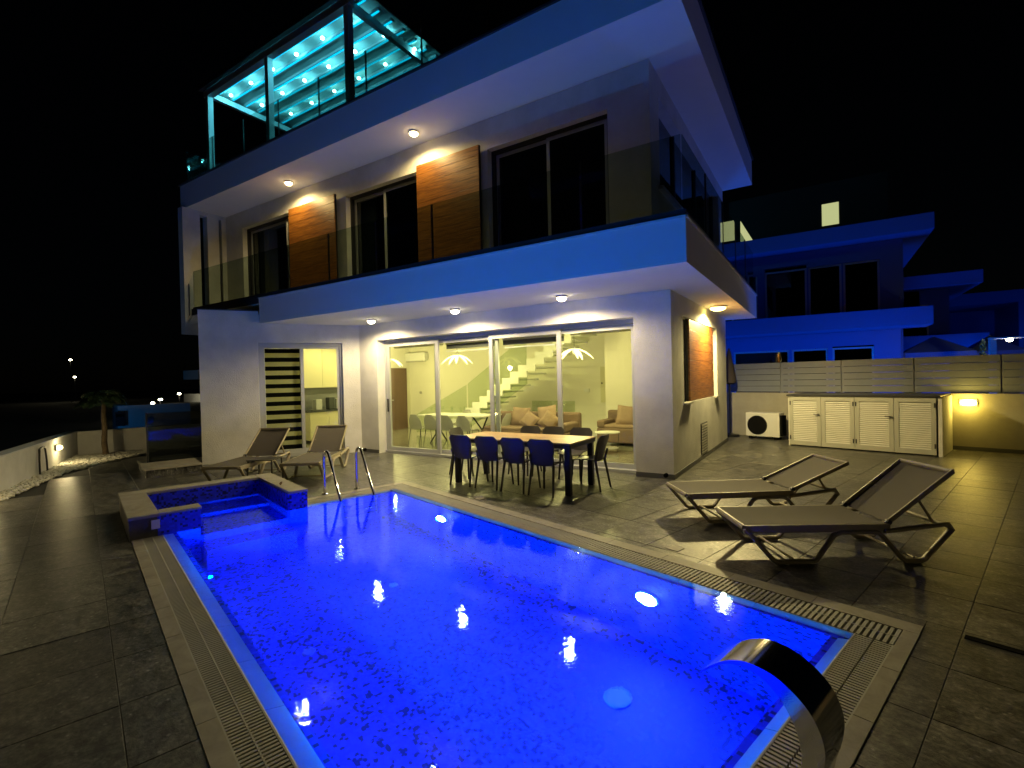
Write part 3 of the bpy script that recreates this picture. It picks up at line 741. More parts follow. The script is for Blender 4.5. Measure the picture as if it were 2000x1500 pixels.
# wooden shutters: planks
def shutter(x0, x1, z0, z1, y0, n):
    s = hb('wooden_shutter', 'dark_metal', x0, x1, y0, y0 + .04, z0, z1)
    h = (z1 - z0) / n
    for k in range(n):
        sub(MB().box(x0 + .006, x1 - .006, y0 - .022, y0 - .001, z0 + k * h + .003, z0 + (k + 1) * h - .003)).build('plank', 'wood_panel', s, bevel=0.0015)
shutter(-11.74, -9.88, 3.60, 6.22, 7.71, 13); shutter(-7.20, -5.56, 3.60, 6.20, 7.71, 13)
s = hb('wooden_shutter', 'dark_metal', -2.09, -2.05, 9.10, 11.34, 1.175, 2.655)
for k in range(8):
    sub(MB().box(-2.05, -2.02, 9.106, 11.334, 1.18 + k * .184, 1.18 + (k + 1) * .184 - .004)).build('plank', 'wood_panel', s, bevel=0.0015)
hb('niche_back', 'stucco', -2.28, -2.14, 8.60, 11.70, 1.17, 2.66)
hb('window_sill', 'white_paint', -2.14, -1.965, 8.56, 9.09, 1.14, 1.168); hb('window_sill', 'white_paint', -2.14, -1.965, 11.35, 11.74, 1.14, 1.168)
v = hb('vent_grille', 'dark_metal', -2.008, -2.0, 9.85, 10.45, 0.10, 0.70)
for k in range(11): sub(MB().box(-2.0, -1.99, 9.87, 10.43, 0.12 + k * .052, 0.15 + k * .052)).build('slat', 'grate', v)
# ------------ glass balustrades
def rail(name, label, pts, z0, z1, n_per, par=None, loc=None, mat='rail_glass'):
    t = thing(name, label, 'railing', (pts[0][0], pts[0][1], z0))
    ox, oy = pts[0]
    for s in range(len(pts) - 1):
        a = Vector(pts[s]); b_ = Vector(pts[s + 1]); d = b_ - a; L = d.length; d.normalize(); nn = Vector((-d.y, d.x)); k_n = n_per[s]
        for k in range(k_n):
            p = a + d * (L * k / k_n + .012); q = a + d * (L * (k + 1) / k_n - .012)
            m = MB(); w = 0.006
            m.prism([(p.x + nn.x * -w - ox, p.y - nn.y * w - oy), (q.x - nn.x * w - ox, q.y - nn.y * w - oy), (q.x + nn.x * w - ox, q.y + nn.y * w - oy), (p.x + nn.x * w - ox, p.y + nn.y * w - oy)], 0, z1 - z0)
            m.build('glass_panel', mat, t)
            if k or s == 0:
                c = a + d * (L * k / k_n)
                MB().box(c.x - .012 - ox, c.x + .012 - ox, c.y - .012 - oy, c.y + .012 - oy, 0, (z1 - z0) - .003).build('post', 'coping_dark', t)
    return t
rail('balcony_railing', 'smoked glass railing around the first floor balcony', [(-15.05, 6.74), (-13.36, 6.10), (-1.40, 6.10), (-1.40, 13.1)], 3.645, 4.55, (1, 9, 5))
rail('roof_railing', 'clear glass railing around the edge of the roof terrace', [(-15.3, 14.4), (-15.3, 6.86), (-1.66, 6.86), (-1.66, 14.4)], 7.402, 8.37, (5, 9, 5))

# ------------ ceiling lamps
def dome_lamp(loc, lab, mat, r, power, col, group, rad=0.05):
    t = thing('ceiling_lamp', lab, 'lamp', loc, group=group)
    MB().lathe([(r * 1.05, 0), (r * 1.08, -0.03), (r, -0.035)], 24).build('housing', 'white_plastic', t, smooth=True)
    MB().lathe([(r * .96, -0.036), (r * .9, -0.06), (r * .55, -0.085), (r * .1, -0.095)], 24).build('diffuser', mat, t, smooth=True)
    light('lamp_glow', (0, 0, -0.13), power, col, rad, parent=t, kind='SPOT', spot=radians(172), blend=0.45)
WARM = (1.0, 0.79, 0.42)
for (x, lab) in ((-8.17, 'round lit ceiling lamp under the balcony, nearest the kitchen door'), (-5.86, 'round lit ceiling lamp under the balcony, above the middle of the glass doors'), (-3.61, 'round lit ceiling lamp under the balcony, above the right glass door panel')):
    dome_lamp((x, 7.22, 2.999), lab, 'lamp_warm_white', 0.085, 200, WARM, 'ceiling lamps under the balcony')
dome_lamp((-1.75, 10.4, 2.999), 'wide yellow lit ceiling lamp over the wooden side shutter', 'lamp_side', 0.15, 560, (1.0, 0.80, 0.32), None)
for (x, lab) in ((-11.19, 'yellow lit lamp under the roof above the left wooden shutter'), (-6.93, 'yellow lit lamp under the roof above the right wooden shutter')):
    dome_lamp((x, 7.36, 6.709), lab, 'lamp_warm', 0.09, 110, (1.0, 0.74, 0.30), 'lamps under the roof overhang')

# ================================================================== PERGOLA ON THE ROOF
pg = thing('pergola', 'roof terrace pergola with grey posts and fabric roof dotted with cyan lights', 'pergola', (-14.48, 7.15, 7.402))
def pb(name, mat, x0, x1, y0, y1, z0, z1, **p):
    return MB().box(x0 + 14.48, x1 + 14.48, y0 - 7.15, y1 - 7.15, z0 - 7.402, z1 - 7.402).build(name, mat, pg, **p)
for x in (-14.48, -11.56, -8.56):
    pb('post', 'aluminium', x - .07, x + .07, 7.08, 7.22, 7.403, 9.78)
for x in (-14.48, -8.56): pb('post', 'aluminium', x - .07, x + .07, 10.3, 10.44, 7.403, 9.78)
pb('front_beam', 'aluminium', -14.62, -8.44, 7.07, 7.23, 9.781, 9.95)
pb('back_beam', 'aluminium', -14.62, -8.44, 10.29, 10.45, 9.781, 9.95)
for x in (-14.48, -8.56): pb('side_beam', 'aluminium', x - .06, x + .06, 7.231, 10.289, 9.79, 9.94)
pb('fabric_roof', 'canopy_fabric', -14.6, -8.2, 7.1, 10.7, 10.06, 10.09)
pb('gutter', 'dark_metal', -14.75, -8.2, 6.98, 7.08, 9.98, 10.14)
ny = 7
for k in range(ny):
    y = 7.30 + k * 0.385 + 0.08
    pb('roof_bar', 'aluminium', -14.4, -8.25, y - .045, y + .045, 9.96, 10.02)
    pb('light_strip', 'led_cyan', -14.38, -8.27, y - .018, y + .018, 9.945, 9.958)
ci = 0
for r, (y, off) in enumerate(((7.57, 0.0), (8.33, 0.25), (9.10, 0.5))):
    for k in range(6):
        x = -14.12 + k * 1.03 + off
        sp_ = MB().lathe([(0.03, 0), (0.045, -0.02), (0.045, -0.045), (0.015, -0.06)], 12, c=(x + 14.48, y - 7.15, 9.95 - 7.402)).build('spotlight', 'lamp_cyan', pg, smooth=True)
        light('spot_glow', (x + 14.48, y - 7.15, 9.84 - 7.402), 11, (0.12, 0.80, 1.0), 0.03, parent=pg)

# ================================================================== LIVING ROOM
def pendant(x, y, z, lab):
    t = thing('pendant_lamp', lab, 'lamp', (x, y, z), group='flower shaped pendant lamps')
    MB().sweep([(0, 0, 0.2), (0, 0, 3.0 - z)], 0.006, 6).build('cable', 'dark_metal', t)
    MB().lathe([(0.03, 0.1), (0.05, 0.2), (0.02, 0.25)], 12).build('hub', 'white_plastic', t, smooth=True)
    for k in range(5):
        a = k * 2 * pi / 5 + .3; L = 0.42
        p = [(cos(a) * r_, sin(a) * r_, 0.2 - 0.23 * (r_ / L) ** 2) for r_ in (0.04, 0.12, 0.24, 0.34, L)]
        MB().sweep(p, 0.036, 8, ry=0.016, taper=(0.5, 1, 1.2, 1, .3)).build('petal', 'pendant_glow', t, smooth=True)
    light('pendant_light', (0, 0, -0.12), 125, (1.0, 0.84, 0.31), 0.06, parent=t)
pendant(-8.0, 9.9, 2.10, 'glowing pendant lamp of curved petals over the indoor dining table')
pendant(-4.62, 9.8, 2.08, 'glowing pendant lamp of curved petals above the indoor sofas')
pendant(-11.2, 10.6, 2.15, 'glowing pendant lamp of curved petals at the kitchen end of the room')
kl = thing('kitchen_lamp', 'small square ceiling lamp lighting the kitchen cupboards', 'lamp', (-11.1, 8.6, 2.995))
box('housing', 'white_plastic', -.15, .15, -.15, .15, -.03, 0, kl); box('diffuser', 'lamp_warm_white', -.13, .13, -.13, .13, -.04, -.031, kl)
light('kitchen_light', (0, 0, -.15), 60, (1.0, 0.88, 0.30), 0.06, parent=kl, kind='SPOT', spot=radians(172), blend=.4)
# staircase
st = thing('staircase', 'white cantilevered staircase climbing to the right behind green glass', 'staircase', (-8.7, 11.1, 0.012))
sx, sz = 0.262, 0.166
for k in range(16):
    x = -0.55 + k * sx; z = 0.30 + k * sz
    if z > 2.9: break
    MB().box(x, x + sx, 0, 0.05, z - .12, z + sz + 0.04).build('stringer_block', 'stair_white', st)
    MB().box(x + .02, x + .44, 0.052, 1.25, z + sz - .045, z + sz).build('tread', 'stair_white', st)
for k in range(2):
    x0 = -2.0 + k * 2.05
    m = MB(); a, b_ = x0, x0 + 2.0
    za = lambda x: 1.15 + (x + .55) * sz / sx
    m.v = [(a, .055, max(.05, za(a) - 1.3)), (b_, .055, max(.05, za(b_) - 1.3)), (b_, .055, min(2.9, za(b_))), (a, .055, min(2.9, max(.6, za(a)))),
           (a, .062, max(.05, za(a) - 1.3)), (b_, .062, max(.05, za(b_) - 1.3)), (b_, .062, min(2.9, za(b_))), (a, .062, min(2.9, max(.6, za(a))))]
    m.f = [(0, 1, 2, 3), (7, 6, 5, 4), (0, 4, 5, 1), (1, 5, 6, 2), (2, 6, 7, 3), (3, 7, 4, 0)]
    m.build('glass_panel', 'stair_glass', st)
lg = thing('stairwell_railing', 'low clear glass barrier standing beside the indoor sofa', 'railing', (-6.0, 10.95, 0.012))
for k in range(2): box('glass_panel', 'stair_glass', k * .62 - .4, k * .62 + .2, 0, .012, 0.02, 1.06, lg)
# door leaf
dl = thing('wooden_door', 'dark brown wooden door at the far left of the living room', 'door', (-12.35, 11.5, 0.012)); box('leaf', 'door_wood', 0, .05, 0, .9, 0, 2.1, dl); box('handle', 'aluminium', .05, .10, .1, .22, 1.0, 1.03, dl)
# indoor air conditioner
ac = thing('wall_air_conditioner', 'slim white air conditioner high on the back wall of the living room', 'air conditioner', (-12.0, 12.66, 2.32))
box('case', 'white_plastic', -.5, .5, -.2, 0, 0.03, .32, ac, bevel=.03); box('outlet_flap', 'grate', -.45, .45, -.17, -.05, 0.0, .029, ac)
# electric panel, thermostat
ep = thing('electric_panel', 'tall grey electrical cupboard set in the wall right of the stairs', 'cupboard', (-4.98, 12.66, 0.95)); box('door', 'blind', -.2, .2, -.04, 0, 0, .98, ep); box('lock', 'dark_metal', -.17, -.14, -.05, -.041, .5, .55, ep)
o = MB().box(-.07, .07, -.03, 0, -.05, .05).build('wall_switch', 'white_plastic', loc=(-5.6, 12.66, 1.28)); tag(o, 'small white switch on the wall beside the electrical cupboard', 'switch')
o = MB().box(-.09, .09, -.04, 0, -.07, .07).build('alarm_box', 'white_plastic', loc=(-4.98, 12.66, 2.12)); tag(o, 'small white box on the wall above the electrical cupboard', 'alarm')
o = MB().lathe([(.05, 0), (.05, -.02), (.02, -.025)], 12, axis='y').build('thermostat', 'grate', loc=(-11.9, 12.66, 1.25)); tag(o, 'small round grey thermostat on the wall left of the indoor dining table', 'switch')
# kitchen
kc = thing('kitchen_units', 'cream kitchen cupboards with grey splashback seen through the kitchen door', 'kitchen units', (-12.39, 8.2, 0.012))
for k in range(4):
    box('upper_door', 'cabinet_cream', 0, .36, k * .6 - .0, k * .6 + .596, 1.52, 2.75, kc, bevel=.003)
    box('base_door', 'cabinet_cream', 0, .6, k * .6, k * .6 + .596, .08, .84, kc, bevel=.003)
box('splashback', 'splash', 0, .02, 0, 2.4, .9, 1.51, kc); box('worktop', 'appliance', 0, .63, -.02, 2.42, .85, .89, kc)
for k, (y, h) in enumerate(((.42, .3), (.85, .34), (1.1, .3), (1.62, .36))):
    o = MB().box(-.09, .09, -.1, .1, 0, h).build(('coffee_machine', 'toaster', 'kettle', 'microwave')[k], 'appliance' if k % 2 else 'aluminium', loc=(-12.05, 8.2 + y, .904), bevel=.02)
    tag(o, ('small silver coffee machine on the kitchen worktop', 'black toaster on the kitchen worktop', 'silver kettle on the kitchen worktop', 'dark microwave at the far end of the kitchen worktop')[k], 'appliance')
# indoor dining table
it = thing('indoor_dining_table', 'long pale dining table with crossed black legs inside the living room', 'table', (-8.0, 9.95, 0.012))
box('tabletop', 'table_top_white', -1.05, 1.05, -.45, .45, .72, .75, it, bevel=.006)
for sx_ in (-.75, .75):
    for s_ in (-1, 1): MB().sweep([(sx_, -.33 * s_, 0), (sx_ * .9, .33 * s_, .72)], .02, 6).build('leg', 'dark_metal', it)
def shell_chair(label, seat_mat, leg_mat, loc, rot, group, name='dining_chair', H=.80, W=.41, legr=(.011, .017), thin=False):
    """local: x right, y = direction the sitter faces (+y), origin under the seat centre"""
    t = thing(name, label, 'chair', loc, rot, group)
    # seat
    def grid(fn, nu, nv, th, nm, mt):
        m = MB(); P = [[Vector(fn(i / nu, j / nv)) for i in range(nu + 1)] for j in range(nv + 1)]
        for side in (0, 1):
            for j in range(nv + 1):
                for i in range(nu + 1):
                    a = P[j][min(nu, i + 1)] - P[j][max(0, i - 1)]; b2 = P[min(nv, j + 1)][i] - P[max(0, j - 1)][i]
                    nn = a.cross(b2).normalized(); m.v.append(tuple(P[j][i] + nn * (th / 2 if side else -th / 2)))
        K = (nu + 1) * (nv + 1)
        idx = lambda i, j: j * (nu + 1) + i
        for j in range(nv):
            for i in range(nu):
                q = (idx(i, j), idx(i + 1, j), idx(i + 1, j + 1), idx(i, j + 1)); m.f.append(q[::-1]); m.f.append(tuple(K + x for x in q))
        edge = [idx(i, 0) for i in range(nu + 1)] + [idx(nu, j) for j in range(1, nv + 1)] + [idx(i, nv) for i in range(nu - 1, -1, -1)] + [idx(0, j) for j in range(nv - 1, 0, -1)]
        for k in range(len(edge)):
            a, b2 = edge[k], edge[(k + 1) % len(edge)]; m.f.append((a, b2, K + b2, K + a))
        return m.build(nm, mt, t, smooth=True)
    def seat(u, v_):
        w = W * (1 - .12 * (1 - v_)) if not thin else W * sin(pi * (0.18 + 0.64 * v_)) ** .5
        x = (u - .5) * w; y = -.19 + .41 * v_
        return (x, y, .44 - .02 * cos((u - .5) * pi) + .012 * sin(v_ * pi) - .02 * v_ ** 6)
    def back(u, v_):
        w = W * (.80 + .20 * min(1, v_ * 1.3)) if not thin else W * (1 - .5 * max(0, v_ - .45) ** 2 * 2.4)
        corner = 0.055 * (max(0, abs(u - .5) * 2 - .7) / .3) ** 2 * v_ ** 3
        x = (u - .5) * w; y = -.20 - .085 * v_ + .035 * (abs(u - .5) * 2) ** 2
        return (x, y, .425 + (H - .425) * v_ - corner)
    grid(seat, 8, 8, .014, 'seat', seat_mat); grid(lambda u, v_: back(1 - u, v_), 8, 9, .013, 'backrest', seat_mat)
    for sx_ in (-1, 1):
        f = .17; 
        MB().sweep([(sx_ * (f + .025), .21, 0), (sx_ * f, .17, .43)], legr[1], 8, taper=(legr[0] / legr[1], 1)).build('leg', leg_mat, t, smooth=True)
        MB().sweep([(sx_ * (f + .025), -.27, 0), (sx_ * f, -.19, .43)], legr[1], 8, taper=(legr[0] / legr[1], 1)).build('leg', leg_mat, t, smooth=True)
        if not thin: MB().sweep([(sx_ * f, -.19, .40), (sx_ * (W * .45), -.235, .58)], legr[1] * .8, 6).build('side_frame', leg_mat, t, smooth=True)
    return t
first = None
CH_IN = [(-8.75, 9.28, 0.0, 'pale indoor chair at the near side of the indoor table, leftmost one'), (-8.25, 9.30, 0.0, 'pale indoor chair at the near side of the indoor table, second from its left end'),
         (-7.72, 9.28, 0.0, 'pale indoor chair at the near side of the indoor table, third from its left end'), (-7.22, 9.3, 0.0, 'pale indoor chair at the near side of the indoor table, nearest the stairs'),
         (-8.5, 10.65, pi, 'pale indoor chair behind the indoor table, farther left one'), (-7.4, 10.65, pi, 'pale indoor chair behind the indoor table, farther right one'), (-6.75, 9.95, pi / 2, 'pale indoor chair at the stair end of the indoor table')]
for (x, y, r, lab) in CH_IN:
    if first is None: first = shell_chair(lab, 'inner_chair', 'dark_metal', (x, y, .012), r, 'pale chairs around the indoor table', thin=True, legr=(.007, .009))
    else:
        c = copy_tree(first); c.location = (x, y, .012); c.rotation_euler.z = r; c['label'] = lab
# wine glasses on the indoor table
gm = MB().lathe([(.03, 0), (.03, .003), (.004, .008), (.004, .08), (.03, .11), (.036, .15), (.03, .19)], 12).mesh('wine_glass', 'clear_glass', True)
for k, (dx, dy) in enumerate(((-.75, -.25), (-.65, .1), (-.5, -.2), (-.38, .15), (-.05, -.25), (.08, .1), (.2, -.2))):
    o = bpy.data.objects.new('wine_glass', gm); COL.objects.link(o); o.location = (-8.0 + dx, 9.95 + dy, .764)
    tag(o, 'empty stemmed wine glass on the indoor dining table', 'glass', 'wine glasses on the indoor dining table')
# sofas
def sofa(name, lab, x0, x1, y0, y1, back, loc):
    t = thing(name, lab, 'sofa', loc)
    box('base', 'sofa', x0, x1, y0, y1, .08, .42, t, bevel=.03)
    if back == 'left_arm':
        box('backrest', 'sofa', x0, x1, y1 - .2, y1, .42, .82, t, bevel=.05); box('armrest', 'sofa', x1 - .2, x1, y0, y1 - .2, .42, .62, t, bevel=.04)
    else:
        box('backrest', 'sofa', x0, x1, y1 - .2, y1, .42, .8, t, bevel=.05); box('armrest', 'sofa', x0, x0 + .2, y0, y1 - .2, .42, .6, t, bevel=.04)
    box('seat_cushion', 'cushion', x0 + .05, x1 - .22, y0 + .02, y1 - .22, .421, .5, t, bevel=.03)
sofa('sofa', 'brown sofa with a heap of cushions in the middle of the living room', -1.15, 1.15, -.45, .45, 'left_arm', (-5.95, 10.1, 0.012))
sofa('sofa', 'brown sofa partly hidden by the wall at the right end of the living room', -.6, 1.7, -.45, .45, 'r', (-4.0, 11.35, 0.012))
def cushion(loc, s, rot, lab):
    m = MB(); n = 8
    for side in (-1, 1):
        for j in range(n + 1):
            for i in range(n + 1):
                u, v_ = i / n * 2 - 1, j / n * 2 - 1
                pf = (1 - u ** 4) * (1 - v_ ** 4); pinch = 1 - .07 * (1 - abs(u)) * abs(v_) ** 2
                pin2 = 1 - .07 * (1 - abs(v_)) * abs(u) ** 2
                m.v.append((u * s * pin2, side * .09 * pf ** .6, v_ * s * pinch))
    K = (n + 1) ** 2
    for j in range(n):
        for i in range(n):
            q = (j * (n + 1) + i, j * (n + 1) + i + 1, (j + 1) * (n + 1) + i + 1, (j + 1) * (n + 1) + i); m.f.append(q); m.f.append(tuple(K + x for x in q[::-1]))
    o = m.build('cushion', 'cushion', loc=loc, smooth=True); o.rotation_euler = rot; tag(o, lab, 'cushion', 'cushions on the sofas')
cushion((-6.3, 10.2, .72), .24, (-.35, .05, .1), 'square tan cushion at the left of the middle sofa heap')
cushion((-5.9, 9.95, .66), .19, (-.6, .5, -.1), 'small tan cushion leaning low in front of the middle sofa heap')
cushion((-5.55, 10.2, .76), .24, (-.3, -.15, .15), 'square tan cushion at the top of the middle sofa heap')
cushion((-5.35, 9.92, .66), .20, (-.5, .6, .2), 'tan cushion tilted on its corner beside the middle sofa armrest')
cushion((-3.95, 11.2, .72), .24, (-.3, .1, .2), 'tan cushion at the left end of the right hand sofa')
cushion((-3.5, 11.1, .68), .23, (-.4, -.1, -.1), 'tan cushion nearer the wall on the right hand sofa')
rt = thing('round_side_table', 'small round side table with thin wire legs by the right hand sofa', 'side table', (-3.95, 9.95, .012))
MB().lathe([(.27, .43), (.27, .45)], 28).build('tabletop', 'table_top_white', rt); MB().lathe([(.24, .10), (.24, .115)], 28).build('lower_shelf', 'table_top_white', rt)
for k in range(3):
    a = k * 2 * pi / 3 + .4; MB().sweep([(cos(a) * .2, sin(a) * .2, 0), (cos(a) * .24, sin(a) * .24, .43)], .006, 6).build('leg', 'dark_metal', rt)

# ================================================================== PATIO FURNITURE
tb = thing('outdoor_dining_table', 'long rectangular outdoor dining table with wood top and dark legs', 'table', (-4.015, 6.54, 0))
for k in range(5): box('board', 'table_wood', -1.05, 1.05, -.45 + k * .18 + .001, -.45 + (k + 1) * .18 - .001, .715, .735, tb, bevel=.002)
m = MB().box(-1.045, 1.045, -.445, -.42, .66, .714).box(-1.045, 1.045, .42, .445, .66, .714).box(-1.045, -1.02, -.42, .42, .66, .714).box(1.02, 1.045, -.42, .42, .66, .714); m.build('apron', 'dark_metal', tb)
for sx_ in (-1, 1):
    for sy_ in (-1, 1):
        MB().prism([(sx_ * .985 - .04, sy_ * .39 - .04), (sx_ * .985 + .04, sy_ * .39 - .04), (sx_ * .985 + .04, sy_ * .39 + .04), (sx_ * .985 - .04, sy_ * .39 + .04)], 0, .714).build('leg', 'dark_metal', tb, bevel=.006)
proto = None
CH = [(-4.80, 6.20, 0.0, 'dark resin chair with its back to the pool, nearest the pool ladder'), (-4.31, 6.20, 0.02, 'dark resin chair with its back to the pool, second from the ladder end'),
      (-3.82, 6.18, -0.01, 'dark resin chair with its back to the pool, third from the ladder end'), (-3.35, 6.17, 0.02, 'dark resin chair with its back to the pool, nearest the loungers'),
      (-4.43, 7.26, pi, 'taupe resin chair behind the outdoor table, farther left one'), (-3.97, 7.28, pi + .03, 'taupe resin chair behind the outdoor table, middle one'),
      (-3.46, 7.28, pi - .03, 'taupe resin chair behind the outdoor table, nearest the right pillar'), (-2.98, 6.72, pi / 2, 'taupe resin chair at the lounger end of the outdoor table'),
      (-5.30, 6.80, -pi / 2 + .1, 'taupe resin chair at the kitchen end of the outdoor table')]
for (x, y, r, lab) in CH:
    if proto is None: proto = shell_chair(lab, 'chair_resin', 'chair_resin', (x, y, 0), r, 'resin chairs around the outdoor table', name='resin_chair', legr=(.013, .020))
    else:
        c = copy_tree(proto); c.location = (x, y, 0); c.rotation_euler.z = r; c['label'] = lab

def lounger(lab, foot, ang, seatL, tilt, backL):
    t = thing('sun_lounger', lab, 'sun lounger', (foot[0], foot[1], 0), ang, 'taupe sling sun loungers')
    zt = .335; W2 = .30
    # seat rails
    k = seatL / 1.2
    for s_ in (-1, 1):
        MB().sweep([(0, s_ * W2, zt - .03), (seatL, s_ * W2, zt - .03)], .018, 4, ry=.032).build('side_rail', 'lounger_frame', t)
        loop = [(0.0, zt - .02), (.235 * k, .035), (.26 * k, .022), (.56 * k, .022), (.59 * k, .035), (.74 * k, zt - .09), (.79 * k, zt - .065), (1.08 * k, zt - .065), (1.13 * k, zt - .09), (1.30 * k, .035), (1.33 * k, .022), (1.45 * k, .022), (1.48 * k, .035), (1.70 * k, zt - .05), (1.67 * k, zt - .005), (1.15 * k, zt - .06)]
        MB().sweep([(x, s_ * (W2 + .012), z) for x, z in loop], .021, 8, up=(0, 1, 0), ry=.026).build('leg_frame', 'lounger_frame', t, smooth=True)
    MB().sweep([(0, -W2, zt - .02), (0, W2, zt - .02)], .02, 8, ry=.026).build('foot_rail', 'lounger_frame', t, smooth=True)
    MB().sweep([(1.69 * k, -W2, zt - .03), (1.69 * k, W2, zt - .03)], .017, 8).build('end_rail', 'lounger_frame', t, smooth=True)
    for xx in (.4, .9, 1.4): MB().sweep([(xx * k, -W2, zt - .075 if xx == .9 else .04), (xx * k, W2, zt - .075 if xx == .9 else .04)], .012, 6).build('cross_bar', 'lounger_frame', t)
    def sheet(fn, nx, ny_, nm):
        m = MB()
        for side in (0, 1):
            for j in range(ny_ + 1):
                for i in range(nx + 1):
                    x, y, z = fn(i / nx, j / ny_); m.v.append((x, y, z - side * .006))
        K = (nx + 1) * (ny_ + 1)
        for j in range(ny_):
            for i in range(nx):
                q = (j * (nx + 1) + i, j * (nx + 1) + i + 1, (j + 1) * (nx + 1) + i + 1, (j + 1) * (nx + 1) + i); m.f.append(q); m.f.append(tuple(K + x for x in q[::-1]))
        m.build(nm, 'sling', t, smooth=True)
    sheet(lambda u, v_: (.02 + u * (seatL - .04), (v_ - .5) * 2 * (W2 - .005), zt + .004 - .016 * sin(pi * v_)), 6, 8, 'seat_sling')
    ct, st_ = cos(tilt), sin(tilt)
    sheet(lambda u, v_: (seatL + .02 + u * backL * ct + .014 * sin(pi * v_) * st_, (v_ - .5) * 2 * (W2 - .012), zt + .01 + u * backL * st_ - .014 * sin(pi * v_) * ct), 6, 8, 'back_sling')
    for s_ in (-1, 1):
        MB().sweep([(seatL - .02, s_ * (W2 - .01), zt - .005), (seatL + backL * ct, s_ * (W2 - .01), zt - .005 + backL * st_)], .016, 8, ry=.022).build('back_rail', 'lounger_frame', t, smooth=True)
        MB().sweep([(seatL + backL * .5 * ct, s_ * (W2 - .05), zt - .01 + backL * .5 * st_), (seatL + .42, s_ * (W2 - .05), zt - .03)], .012, 6).build('support_strut', 'lounger_frame', t, smooth=True)
    MB().sweep([(seatL + backL * ct, -W2 + .01, zt - .005 + backL * st_), (seatL + backL * ct, W2 - .01, zt - .005 + backL * st_)], .016, 8, ry=.022).build('head_rail', 'lounger_frame', t, smooth=True)
    for s_ in (-1, 1): MB().lathe([(.022, -.02), (.026, 0), (.022, .02)], 10, c=(seatL, s_ * (W2 - .01), zt + .012), axis='y').build('hinge', 'dark_metal', t, smooth=True)
lounger('taupe sling sun lounger nearest the camera on the right, its back raised steeply', (-.75, 4.865), radians(30.6), 1.22, radians(39), .70)
lounger('taupe sling sun lounger behind the nearest one, its back raised only a little', (-1.465, 5.80), radians(34.6), 1.20, radians(24), .70)
lounger('taupe sling sun lounger at the house side of the hot tub, farther from the ladder', (-8.26, 4.085), radians(119.7), 1.13, radians(40), .70)
lounger('taupe sling sun lounger in front of the kitchen door, nearer the ladder', (-7.355, 4.895), radians(126), 1.25, radians(40), .70)
sd_ = thing('slatted_side_table', 'small low dark slatted side table between the two loungers by the kitchen door', 'side table', (-8.12, 4.75, 0), radians(32))
for k in range(6): box('slat', 'chair_resin', -.22, .22, -.2 + k * .068, -.2 + k * .068 + .056, .37, .385, sd_)
for sx_ in (-1, 1):
    for sy_ in (-1, 1): MB().sweep([(sx_ * .21, sy_ * .19, 0), (sx_ * .2, sy_ * .17, .37)], .014, 6).build('leg', 'chair_resin', sd_)
    MB().sweep([(sx_ * .205, -.18, .16), (sx_ * .205, .18, .16)], .01, 6).build('cross_bar', 'chair_resin', sd_)

# ================================================================== RIGHT BOUNDARY: wall, fence, cupboards
bw = thing('boundary_wall', 'low cream rendered boundary wall under the slatted fence', 'wall', P2H(-6.6, 13.3), -D)
box('wall', 'render_cream', 0, 12.6, 0, .2, 0, 1.14, bw); box('skirting', 'skirting', 5.1, 12.6, -.012, -.001, 0.001, .08, bw)
box('return_wall', 'render_cream', 12.4, 12.6, -14, -.002, 0, 1.14, bw)
fn = thing('slatted_fence', 'grey horizontal board fence on top of the cream boundary wall', 'fence', P2H(-6.2, 13.36, 1.142), -D)
px = [0.12 - .0, 1.48, 2.80, 4.13, 5.45, 6.8, 8.1, 9.4, 10.7, 12.0]
for k, x in enumerate(px): box('post', 'fence_paint', x - .03, x + .03, .03, .09, 0, .76, fn)
for k in range(len(px) - 1):
    for j in range(5):
        box('board', 'fence_paint', px[k] + .012, px[k + 1] - .012, 0.0 if j % 2 else 0.006, .022 if j % 2 else .028, .02 + j * .15, .02 + j * .15 + .143, fn, bevel=.003)
lc = thing('louvred_cupboard', 'row of four white louvred cupboard doors under a dark counter', 'cupboard', P2H(-4.1, 12.0), -D)
box('worktop', 'coping_dark', -.02, 2.62, -.03, 1.28, 1.115, 1.15, lc); box('side_panel', 'stucco', 2.58, 2.64, .0, 1.28, 0, 1.114, lc)
box('side_panel', 'stucco', 0, .03, .02, 1.28, 0, 1.114, lc)
dx = [.03, .66, 1.27, 1.92, 2.56]
for k in range(4):
    a, b_ = dx[k] + .004, dx[k + 1] - .004
    m = MB().box(a, a + .075, -.022, .012, .03, 1.10).box(b_ - .075, b_, -.022, .012, .03, 1.10).box(a + .075, b_ - .075, -.022, .012, .03, .12).box(a + .075, b_ - .075, -.022, .012, 1.02, 1.10)
    d = m.build('door', 'white_paint', lc, bevel=0)
    MB().box(a + .07, b_ - .07, .013, .016, .1, 1.04).build('inner_panel', 'grate', d)
    n = 22
    for j in range(n):
        z = .125 + j * (.89 / n)
        mm = MB(); mm.v = [(a + .076, -.020, z), (b_ - .076, -.020, z), (b_ - .076, .012, z + .020), (a + .076, .012, z + .020), (a + .076, -.020, z + .006), (b_ - .076, -.020, z + .006), (b_ - .076, .012, z + .026), (a + .076, .012, z + .026)]
        mm.f = [(0, 3, 2, 1), (4, 5, 6, 7), (0, 1, 5, 4), (1, 2, 6, 5), (2, 3, 7, 6), (3, 0, 4, 7)]
        mm.build('slat', 'slat_lit_paint', d)
    if k in (0, 2): MB().box(b_ - .05, b_ - .03, -.06, -.022, .72, .74).box(b_ - .13, b_ - .03, -.065, -.052, .72, .74).build('handle', 'dark_metal', d)
    hx = a + .01 if k in (0, 2) else b_ - .03
    for z in (.15, .92): MB().box(hx, hx + .02, -.03, -.021, z, z + .09).build('hinge', 'dark_metal', d)
